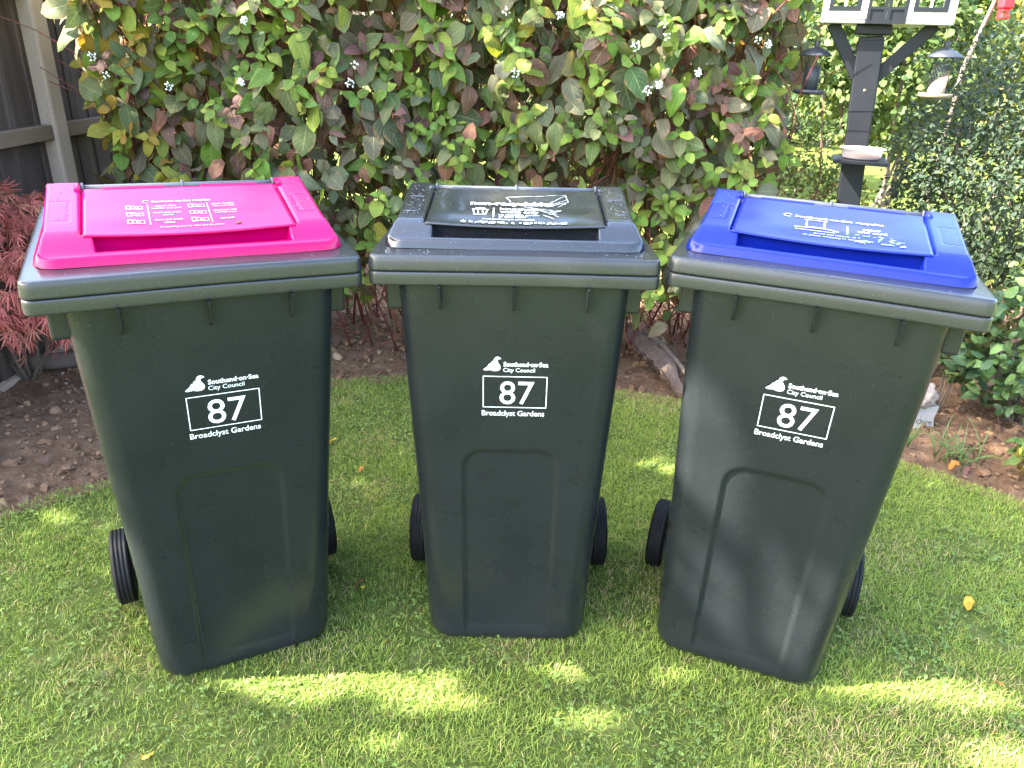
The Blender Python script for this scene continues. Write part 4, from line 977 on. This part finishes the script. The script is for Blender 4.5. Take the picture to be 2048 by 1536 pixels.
# Japanese maple: arching branches with finely cut red leaves
def maple():
    root = thing('japanese_maple', 'weeping red lace leaf maple beside the fence at the left edge', 'maple', (-2.12, 2.98, 0)); base = np.array([-2.12, 2.98, 0])
    n = 2600; u = rng.normal(size=(n, 3)); u[:, 2] = np.abs(u[:, 2]) * .9 - .25; u /= np.linalg.norm(u, axis=1, keepdims=True)
    P = np.array([-2.10, 2.93, .44]) + u * np.array([.50, .42, .42]) * (1 - .4 * rng.random((n, 1)) ** 1.5) * (1 + .25 * (fbm(u[:, 0] * 3, u[:, 2] * 5, 2, 5)[:, None] - .5)); P = P[(P[:, 2] > .17)]; n = len(P); u = (P - np.array([-2.10, 2.93, .44])); u /= np.linalg.norm(u, axis=1, keepdims=True)
    L = [leaf_proto(4, 1, .075, 1.2, .6, .3, .9, .0, 50), leaf_proto(4, 1, .06, 1.2, .6, .3, 1.3, .0, 51)]
    Pp, d, nr, s, c = [], [], [], [], []
    fan = u * .6 + np.array([0, -.15, -.55]); a = np.cross(fan, rng.normal(size=(n, 3))); a /= np.linalg.norm(a, axis=1, keepdims=True); fan /= np.linalg.norm(fan, axis=1, keepdims=True)
    colb = np.array([(.50, .12, .10), (.56, .16, .13), (.40, .10, .085), (.52, .20, .13)])[rng.integers(0, 4, n)] * rng.uniform(.7, 1.3, (n, 1))
    for k in range(9):
        t = (k - 4) * .24; Pp.append(P + rng.normal(0, .004, (n, 3))); d.append(fan * math.cos(t) + a * math.sin(t) + rng.normal(0, .08, (n, 3))); nr.append(np.cross(fan, a) * np.sign((np.cross(fan, a) @ np.array([0, -.5, .8])))[:, None]); s.append(rng.uniform(.05, .085, n) * (1 - abs(t) * .35)); c.append(colb)
    Pp, d, nr, s, c = map(np.concatenate, (Pp, d, nr, s, c))
    link('foliage', scatter('foliage', L, rng.integers(0, 2, len(Pp)), Pp - base, d, nr, s, c), MAT['maple'], root, 'stuff')
    for k in range(5):
        th = random.uniform(0, 6.28); m = MB(); m.tube(stem_path((0, 0, -.03), (math.cos(th) * .30, math.sin(th) * .3, random.uniform(.5, .75)), .12, 7, .015), [.010, .009, .008, .006, .005, .004, .003], 6); m.build('branch', MAT['bark'], root)
maple()
# out-of-frame tree whose crown shades the lawn (stands on the neighbour's side of the fence)
def shade_tree():
    root = thing('shade_tree', 'broad leafy tree beyond the fence shading the lawn', 'tree', (-4.9, .5, 0)); base = np.array([-4.9, .5, 0])
    sdv = np.array(sun_dir); sdv = sdv / np.linalg.norm(sdv)
    n = 30000; u = rng.normal(size=(n, 3)); u /= np.linalg.norm(u, axis=1, keepdims=True)
    P = np.array([.15, 1.75, .35]) + 6.6 * sdv + u * np.array([1.9, 2.1, 1.75]) * (rng.random((n, 1)) ** .42) * (1 + .25 * (fbm(u[:, 0] * 3, u[:, 1] * 3 + u[:, 2] * 2, 3, 8)[:, None] - .5))
    d = rng.normal(0, .6, (n, 3)); d[:, 2] -= .3; d /= np.linalg.norm(d, axis=1, keepdims=True); nr = rng.normal(0, .5, (n, 3)) + sdv * .8; sz = rng.uniform(.075, .115, n)
    mid = P + d * sz[:, None] * .5; keep = np.ones(n, bool)
    # gaps in the crown: no leaf where a sun ray to these spots passes
    def gap(c, ra, rb=None, marg=.036):
        ra, rb = ra * .62, (ra if rb is None else rb) * .45; q = mid - np.array(c); t = q[:, 2] / sdv[2]; g = q - t[:, None] * sdv; rb_ = ra if rb is None else rb
        return (g[:, 0] / (ra + marg * 1.4)) ** 2 + (g[:, 1] / (rb_ + marg)) ** 2 < 1
    for c, ra, rb in [((-.52, 1.30, .02), .13, .025), ((-.36, 1.345, .02), .16, .030), ((-.20, 1.36, .02), .10, .02), ((-.153, 1.298, .02), .10, .030), ((-.22, 1.265, .02), .07, .02), ((.174, 1.269, .02), .09, .03), ((1.02, 1.39, .02), .15, .035), ((1.16, 1.37, .02), .10, .03), ((1.13, 1.20, .02), .18, .05),
                      ((.133, 1.421, .02), .07, .025), ((-.308, 1.192, .02), .05, .03), ((.405, 1.402, .02), .07, .025), ((-1.75, 3.35, 1.3), .25, .3), ((-.9, 3.2, 1.4), .10, .10), ((-.2, 3.15, 1.45), .12, .10), ((.5, 3.15, 1.35), .12, .12), ((.95, 3.2, 1.3), .12, .12), ((1.5, 2.0, .02), .16, .05), ((1.2, 2.3, .02), .12, .05), ((-.55, 2.5, .02), .10, .05), ((.55, 2.45, .02), .10, .05)]: keep &= ~gap(c, ra, rb)
    def gap_at(c, r):
        q = mid - np.array(c); t = q @ sdv; q = q - t[:, None] * sdv; return (q ** 2).sum(1) < (r + .042) ** 2
    for lx, z, r in [(-.17, .70, .028), (-.15, .66, .024), (-.165, .60, .018), (-.125, .585, .012), (-.14, .50, .008), (-.085, .495, .018), (-.06, .46, .018), (-.03, .425, .012), (.02, .36, .004), (-.07, .261, .010), (-.02, .23, .010), (.03, .20, .012), (.085, .159, .010), (-.06, .15, .010), (.115, .125, .012), (.112, .205, .010), (.15, .169, .012)]:
        keep &= ~gap_at((TC @ Vector((lx, float(front_y(z)), z)))[:], r)
    for ly, z, r in [(.115, .36, .03), (.115, .27, .05), (.12, .20, .06), (.125, .13, .06)]: keep &= ~gap_at((TA @ Vector((-.20, ly, z)))[:], r)
    keep &= ~gap_at((TA @ Vector((-.22, .25, 1.09)))[:], .05); keep &= ~gap_at((TC @ Vector((.235, .27, 1.10)))[:], .05); keep &= ~gap_at((TB @ Vector((.0, .30, 1.10)))[:], .03)
    P, d, nr, sz = P[keep], d[keep], nr[keep], sz[keep]; n = len(P)
    col = np.array(MIDG)[rng.integers(0, 4, n)] * rng.uniform(.7, 1.2, (n, 1))
    link('crown', scatter('crown', TINYP, rng.integers(0, 2, n), P - base, d, nr, sz, col), MAT['tree'], root, 'stuff')
    m = MB(); m.tube([(0, 0, -.05), (.05, 0, 1.2), (-.03, .05, 2.6), (.1, 0, 3.8), (.3, 0, 4.6)], [.19, .15, .13, .10, .06], 10); m.build('trunk', MAT['bark'], root)
    for k in range(6):
        th = k * 1.05; m = MB(); m.tube(stem_path((.05, 0, 2.8 + .15 * k), (.3 + math.cos(th) * 1.3, math.sin(th) * 1.2, 4.2 + 1.0 * random.random()), .2, 7, .05), [.06, .05, .04, .03, .02, .015, .01], 7); m.build('limb', MAT['bark'], root)
shade_tree()

# ================================================================== BIRD TABLE
def bird_table():
    bt = thing('bird_table', 'black bird table post with braces carrying a white house with black windows', 'bird table', (1.47, 3.30, 0)); bx, by = 1.47, 3.30; bt.rotation_euler = (0, 0, R(-20))
    top = Vector((1.385 - bx, 0, 1.50)); bot = Vector((0.02, 0, -.05)); dirv = (top - bot).normalized(); ang = math.atan2(dirv.x, dirv.z); M = Matrix.Translation(bot) @ Matrix.Rotation(ang, 4, 'Y'); L = (top - bot).length
    m = MB(); m.box(-.046, .046, -.046, .046, 0, L, .006, M); m.build('post', MAT['black_paint'], bt)
    m = MB(); m.box(-.0485, .0485, -.0485, .0485, L - .285, L - .012, .006, M); m.build('post_sleeve', MAT['black_paint'], bt)
    m = MB(); m.box(-.148, -.018, -.06, .06, 1.505, 1.541, .004); m.build('collar', MAT['black_paint'], bt)
    for (x0, z0, x1, z1) in ((-.098 + bx, 1.335, -.245 + bx, 1.556), (-.052 + bx, 1.335, .145 + bx, 1.556)):
        a, b = Vector((x0 - bx, 0, z0)), Vector((x1 - bx, 0, z1)); d = (b - a).normalized(); an = math.atan2(d.x, d.z); m = MB()
        m.box(-.024, .024, -.022, .022, -.03, (b - a).length - .012, .003, Matrix.Translation(a) @ Matrix.Rotation(an, 4, 'Y')); m.build('brace', MAT['black_paint'], bt)
    x0, x1, y0, y1, z0, z1 = -.285, .183, -.115, .185, 1.543, 1.80
    m = MB(); m.box(x0, x1, y0 + .012, y1, z0, z0 + .014, .003); floor = m.build('house_floor', MAT['white'], bt)
    W = x1 - x0
    # front wall as pieces around the openings (two windows, double door)
    def wall(xa, xb, za, zb, ya=y0, yb=y0 + .012): m = MB(); m.box(xa, xb, ya, yb, za, zb, .0015); m.build('wall_panel', MAT['white'], bt)
    wl0, wl1, wr0, wr1, wz0, wz1, d0, d1, dz1 = x0 + .026, x0 + .134, x1 - .143, x1 - .032, z0 + .046, z0 + .15, x0 + .163, x0 + .304, z0 + .17
    wall(x0, wl0, z0 + .0145, z1); wall(wl0, wl1, z0 + .0145, wz0); wall(wl0, wl1, wz1, z1); wall(wl1, d0, z0 + .0145, z1); wall(d0, d1, dz1, z1); wall(d1, wr0, z0 + .0145, z1); wall(wr0, wr1, z0 + .0145, wz0); wall(wr0, wr1, wz1, z1); wall(wr1, x1, z0 + .0145, z1)
    for (a, b) in ((wl0, wl1), (wr0, wr1)):
        m = MB(); t = .012
        m.box(a - .004, b + .004, y0 - .006, y0 + .014, wz0 - .004, wz0 + t); m.box(a - .004, b + .004, y0 - .006, y0 + .014, wz1 - t, wz1 + .004); m.box(a - .004, a + t, y0 - .0055, y0 + .0135, wz0 + t, wz1 - t); m.box(b - t, b + .004, y0 - .0055, y0 + .0135, wz0 + t, wz1 - t); fr = m.build('window_frame', MAT['black_paint'], bt)
        m = MB(); m.box((a + b) / 2 - .004, (a + b) / 2 + .004, y0 + .001, y0 + .010, wz0 + t, wz1 - t); m.build('glazing_bar', MAT['white'], fr)
    dm = (d0 + d1) / 2
    for (a, b) in ((d0, dm - .001), (dm + .001, d1)):
        m = MB(); t = .012
        m.box(a, a + t, y0 - .004, y0 + .013, z0 - .001, dz1); m.box(b - t, b, y0 - .004, y0 + .013, z0 - .001, dz1)
        for (q0, q1) in ((z0 - .001, z0 + .010), (z0 + .048, z0 + .058), (dz1 - .012, dz1)): m.box(a + t, b - t, y0 - .0035, y0 + .0125, q0, q1)
        dr = m.build('door', MAT['black_paint'], bt)
        m = MB(); m.box(a + t, b - t, y0 + .002, y0 + .008, z0 + .010, z0 + .048); m.build('door_panel', MAT['black_paint'], dr)
    wall(x0, x0 + .012, z0 + .0145, z0 + .06, y0 + .0125, y1 - .012); wall(x1 - .012, x1, z0 + .0145, z0 + .06, y0 + .0125, y1 - .012); wall(x0, x1, z0 + .0145, z0 + .06, y1 - .0115, y1)
    for xx in (x0 + .006, x1 - .006): wall(xx - .010, xx + .010, z0 + .061, z1, y1 - .021, y1 - .001)
    xm = (x0 + x1) / 2
    for s in (-1, 1):
        m = MB(); m.prism([(0, 0), (s * (W / 2 + .05), -.17), (s * (W / 2 + .05), -.155), (0, .016)][::s], Matrix(((1, 0, 0, xm), (0, 0, 1, y0 - .04), (0, 1, 0, z1 + .165), (0, 0, 0, 1))), y1 - y0 + .08); m.build('roof', MAT['black_paint'], bt)
    m = MB(); m.prism([(x0, z1 + .001), (x1, z1 + .001), (xm, z1 + .14)], Matrix(((1, 0, 0, 0), (0, 0, 1, y0), (0, 1, 0, 0), (0, 0, 0, 1))), .012); m.build('gable', MAT['white'], bt)
    m = MB(); m.box(-.142, .066, -.245, -.052, 1.030, 1.046, .003); m.build('shelf', MAT['black_paint'], bt)
    for xx in (-.125, .050):
        m = MB(); m.tube([(xx, -.243, 1.036), (xx, -.249, 1.050), (xx, -.247, 1.072)], .0018, 5); m.build('nail', MAT['metal_dark'], bt)
    for (zz) in (1.30,):
        m = MB(); m.lathe([(.0005, -.051), (.005, -.0505), (.006, -.047)], 10, Matrix.Translation((-.070, 0, zz)) @ Matrix.Rotation(R(-90), 4, 'X') ); m.build('screw', MAT['tray'], bt)
    return bt
bird_table()
dish = thing('feeding_dish', 'milky plastic dish of reddish feed on the bird table shelf', 'dish', (1.386, 3.172, 1.0465))
m = MB(); m.lathe([(.001, .0015), (.068, .0015), (.072, .006), (.080, .038), (.089, .0395), (.089, .0412), (.078, .0408), (.070, .008), (.001, .004)], 36); m.build('bowl', MAT['dish'], dish)
m = MB(); m.lathe([(.001, .014), (.05, .0155), (.069, .012), (.069, .0085), (.001, .0085)], 24); m.build('feed', MAT['mealy'], dish)
def feeder(label, loc, full, hook):
    t = thing('bird_feeder', label, 'bird feeder', loc, 'bird feeders hanging from the bird table')
    m = MB(); m.lathe([(.001, .172), (.020, .171), (.045, .160), (.064, .144), (.066, .138), (.060, .139), (.001, .150)], 28); m.build('cap', MAT['metal_dark'], t)
    m = MB(); m.lathe([(.010, .171), (.012, .19), (.011, .196), (.001, .197)], 12); m.build('knob', MAT['metal_dark'], t)
    m = MB(); m.lathe([(.001, -.008), (.055, -.008), (.062, -.002), (.063, .010), (.060, .010), (.056, .002), (.001, .002)], 28); m.build('tray', MAT['tray'] if full else MAT['metal_dark'], t)
    V, F = [], []; rad = .034; z0, z1 = .003, .141
    for s in (-1, 1):
        for k in range(16):
            a0 = k * 2 * math.pi / 16
            for q in range(13):
                tt = q / 12; a = a0 + s * tt * 2.6; z = z0 + (z1 - z0) * tt; da = .022; i0 = len(V)
                V += [((rad + .0004 * s) * math.cos(a - da), (rad + .0004 * s) * math.sin(a - da), z), ((rad + .0004 * s) * math.cos(a + da), (rad + .0004 * s) * math.sin(a + da), z)]
                if q: F.append((i0 - 2, i0 - 1, i0 + 1, i0))
    link('wire_mesh', mesh_np('wire_mesh', V, np.array(F)), MAT['metal_dark'], t)
    if full:
        m = MB(); n = 20; bot = [m.bm.verts.new((.032 * math.cos(6.2832 * k / n), .032 * math.sin(6.2832 * k / n), .003)) for k in range(n)]; tp = [m.bm.verts.new((.032 * math.cos(6.2832 * k / n), .032 * math.sin(6.2832 * k / n), .055 + .040 * math.cos(6.2832 * k / n))) for k in range(n)]
        for k in range(n): m.bm.faces.new((bot[k], bot[(k + 1) % n], tp[(k + 1) % n], tp[k])).smooth = True
        m.bm.faces.new(tp); m.build('seed', MAT['seed'], t)
    else:
        m = MB(); m.lathe([(.001, .004), (.030, .004), (.030, .10), (.001, .102)], 16); m.build('seed_tube', MAT['metal_dark'], t)
    m = MB(); m.tube([(.032 * math.cos(a), 0, .222 + .030 * math.sin(a)) for a in np.linspace(-1.45, 4.6, 20)], .0014, 6); m.build('hanging_ring', MAT['metal_dark'], t)
    m = MB(); m.tube([(0, 0, .2505), (.002, 0, .265), (0, 0, hook)], .002, 6); m.build('hook', MAT['metal_dark'], t)
feeder('dark wire bird feeder hanging on the hedge side of the bird table', (1.196, 3.372, 1.283), False, .262)
feeder('wire bird feeder half full of pale seed on the shrub side of the bird table', (1.642, 3.212, 1.292), True, .252)

# ================================================================== ORNAMENT, ROOT, EDGING, SMALL PLANTS
orn = thing('stone_ornament', 'pale stone figure over a white plaque half hidden behind the blue lidded bin', 'ornament', (1.705, 2.86, 0))
m = MB(); m.prism([(-.085, 0), (.085, 0), (.078, .05), (.090, .105), (.04, .098), (0, .104), (-.05, .098), (-.095, .108), (-.08, .05)], Matrix(((1, 0, 0, 0), (0, .12, -1, .008), (0, 1, .12, -.01), (0, 0, 0, 1))), .03); m.build('plaque', MAT['stone_white'], orn)
bm = bmesh.new(); bmesh.ops.create_icosphere(bm, subdivisions=4, radius=1)
for v in bm.verts:
    c = v.co.copy(); k = 1 + .10 * math.sin(c.x * 9 + 2 * c.z) * math.cos(c.z * 7) + .05 * math.sin(c.z * 23 + c.x * 5); v.co = Vector((c.x * .070 * k, c.y * .055 * k, .145 + c.z * .060 * k))
me = bpy.data.meshes.new('figure'); bm.to_mesh(me); bm.free(); me.polygons.foreach_set('use_smooth', [True] * len(me.polygons)); link('figure', me, MAT['stone'], orn)
f = Flat(); f.text('Oare', .005, .070, .028, .022, bold=.0)
link('plaque_lettering', f.mesh('plaque_lettering', lambda x, y: (x, .12 * y + .008 - .0345, y + .12 * .03 - .01 - .003)), MAT['ink'], orn)
root_ = thing('tree_root', 'weathered grey brown surface root lying on the soil between dark and blue lidded bins', 'root', (.66, 3.4, 0))
m = MB(); m.tube([(-.16, .42, .02), (-.09, .28, .055), (-.05, .16, .075), (.0, .02, .07), (.05, -.10, .055), (.09, -.22, .035), (.13, -.33, .0)], [.034, .040, .038, .037, .033, .028, .018], 14)
bmesh.ops.subdivide_edges(m.bm, edges=m.bm.edges[:], cuts=3, use_grid_fill=True)
for v in m.bm.verts:
    nz = math.sin(v.co.y * 14 + v.co.x * 30) * .012 + math.sin(v.co.x * 70 + v.co.y * 22 + v.co.z * 55) * .009 + math.sin(v.co.x * 160 - v.co.y * 30 + v.co.z * 120) * .005; v.co += Vector((nz, nz * .4, nz))
o = m.build('root_wood', MAT['log'], root_); o.data.polygons.foreach_set('use_smooth', [True] * len(o.data.polygons))
m = MB(); m.tube([(-.06, .30, .115), (.02, .14, .125), (.08, -.02, .105), (.13, -.14, .07), (.15, -.2, .05)], [.012, .016, .014, .012, .008], 8); m.build('bark_flake', MAT['bark'], root_)
edg = tag(MB().tube([(-2.75, 2.93, .035), (-2.3, 3.02, .04), (-1.95, 3.14, .05), (-1.62, 3.30, .06)], [.040, .038, .040, .036], 12).build('edging_log', MAT['bark']), 'long dark log lying on the soil below the red maple', 'log')
bpl = thing('bulb_plant', 'thin grassy bulb leaves sprouting from bare soil at the right', 'plant', (1.78, 2.60, 0))
for k in range(26):
    a = random.uniform(0, 6.28); l = random.uniform(.08, .22); lean = random.uniform(.3, 1.1); bx_, by_ = random.gauss(0, .05), random.gauss(0, .03)
    pts = [(bx_ + math.cos(a) * l * lean * t ** 1.6, by_ + math.sin(a) * l * lean * t ** 1.6, -.02 + l * t * (1 - .45 * lean * t)) for t in (0, .3, .6, .85, 1)]
    m = MB(); m.tube(pts, [.0026, .0024, .002, .0014, .0005], 5); m.build('leaf_blade', simple('bulb_leaf', (.10, .17, .05), .5, .3) if k == 0 else bpy.data.materials['bulb_leaf'], bpl)
for k, (x, y, n_, lab) in enumerate([(1.62, 2.70, 9, 'sparse tuft of thin green blades in front of the stone ornament'), (1.69, 2.62, 6, 'tiny tuft of upright green blades just right of the stone ornament'), (-.78, 3.75, 6, 'small green sprout in the soil between pink and dark lidded bins')]):
    t = thing('grass_tuft', lab, 'grass tuft', (x, y, 0))
    for q in range(n_):
        a = random.uniform(0, 6.28); l = random.uniform(.06, .14); m = MB(); m.tube([(math.cos(a) * l * .5 * u_ ** 1.6, math.sin(a) * l * .5 * u_ ** 1.6, -.02 + l * u_) for u_ in (0, .35, .7, 1)], [.0024, .002, .0015, .0005], 4); m.build('leaf_blade', bpy.data.materials['bulb_leaf'], t)
shrub('primrose', 'small crinkled green and yellow primrose at the right edge of the bed', 'plant', (1.985, 2.46, .08), (.11, .09, .07), 70, (.05, .085), [(.10, .18, .04), (.30, .27, .05), (.07, .14, .04)], MAT['dogwood'], 30, .003, LEAFP, seed=23, stems=2, droop=.2, gapamt=0)
# stray branch of leaves low between the pink and the dark bin, and between dark and blue
for lab, o_, col_ in (('dogwood sprig with leaves coloured sunlit yellow beside the dark lidded bin', (-.56, 3.12, .62), PAL_SUN_YEL * .8), ('dogwood sprig with green and pink leaves low behind the pink lidded bin', (-.86, 3.15, .56), PAL_BRIGHT), ('dogwood sprig with green leaves hanging low right of the dark lidded bin', (.60, 3.15, .55), PAL_BRIGHT)):  # the first sprig has sunlight put into its leaf colour
    t = thing('dogwood_sprig', lab, 'sprig', o_); n = 7
    P = np.array([[(i_ % 2 - .5) * .02 + .012 * i_ - .03, .0, .10 - .032 * i_] for i_ in range(n)]) + np.array(o_); d = np.array([[(-1) ** i_ * .6 + random.gauss(0, .15), -.25, -.8] for i_ in range(n)]); nr = np.array([[random.gauss(0, .3), -.9, .35] for _ in range(n)])
    cc = np.array(col_)[rng.integers(0, len(col_), n)]; leaf_objects(t, LEAFP, rng.integers(0, 5, n), P, d, nr, rng.uniform(.05, .075, n), cc, MAT['dogwood'], 'leaf', 3)
    m = MB(); m.tube([(.05, 0, -.12), (.0, 0, .0), (-.03, .03, .12), (-.02, .22, .26)], [.0015, .002, .0028, .0035], 5); m.build('stem', MAT['stem'], t)
# fallen leaves on the lawn
def fallen(lab, x, y, s, col, proto, a):
    o = link('fallen_leaf', mesh_np('fallen_leaf', proto[0] * s, proto[1], np.repeat(np.array(col)[None], len(proto[0]), 0), proto[2]), MAT['yellow_leaf']); o.location = (x, y, float(ground_h(np.array([x]), np.array([y]))[0]) + .026); o.rotation_euler = (random.uniform(-.3, .3), random.uniform(-.3, .3), a)
    tag(o, lab, 'leaf', 'fallen leaves on the lawn')
YL = (.62, .40, .04); OL = (.50, .19, .04); BL = (.28, .13, .06)
for a in [('yellow fallen leaf on grass behind the pink lidded bin', -.665, 2.52, .060, YL, DRYP[0], 1.2), ('yellow fallen leaf on grass right of the blue lidded bin', 1.34, 1.73, .052, YL, DRYP[1], 2.4), ('small brown fallen leaf on grass at the far right edge', 1.235, 1.395, .035, OL, DRYP[0], .3), ('pale yellow fallen leaf at the very bottom left of the lawn', -.735, 1.105, .050, (.66, .50, .10), DRYP[1], .6), ('curled brown and yellow leaf between pink and dark lidded bins', -.40, 1.70, .045, BL, DRYP[2], 2.0), ('bright lemon leaf between pink and dark lidded bins nearest the camera', -.392, 1.665, .032, (.62, .55, .05), DRYP[0], .4), ('small orange leaf on grass further back between pink and dark bins', -.525, 2.33, .034, OL, DRYP[2], 2.7), ('brown leaf lying where the lawn meets the soil at the left', -1.70, 2.05, .055, OL, DRYP[1], 1.9)]: fallen(*a)
# orange leaves and pale debris on the bed's right side
for a in [('orange fallen leaf on the bare soil by the bulb leaves', 1.73, 2.53, .060, OL), ('small orange leaf on the soil at the right picture edge', 1.96, 2.68, .050, OL)]:
    p_ = DRYP[1]; o = link('fallen_leaf', mesh_np('fallen_leaf', p_[0] * a[3], p_[1], np.repeat(np.array(a[4])[None], len(p_[0]), 0), p_[2]), MAT['yellow_leaf']); o.location = (a[1], a[2], .015); o.rotation_euler = (.1, .2, random.uniform(0, 6)); tag(o, a[0], 'leaf', 'fallen leaves on the soil')
# stems and red ornament of the garden at top right
m = MB(); m.tube([(2.40, 4.5, -.05), (2.41, 4.5, .8), (2.42, 4.5, 1.4), (2.50, 4.5, 1.75), (2.60, 4.5, 2.2)], [.018, .016, .013, .011, .008], 7); tag(m.build('bare_stem', MAT['bark']), 'bare pale stem rising at top right in front of the golden shrub', 'stem')
rh = thing('red_feeder', 'small bright red plastic bird feeder at the top right corner', 'bird feeder', (2.53, 4.45, 1.66))
m = MB(); m.box(-.030, .030, -.03, .03, .03, .13, .008); m.build('hopper', MAT['red_plastic'], rh)
m = MB(); m.box(-.022, .022, -.025, .025, -.02, .029, .004); m.build('base', MAT['red_plastic'], rh)
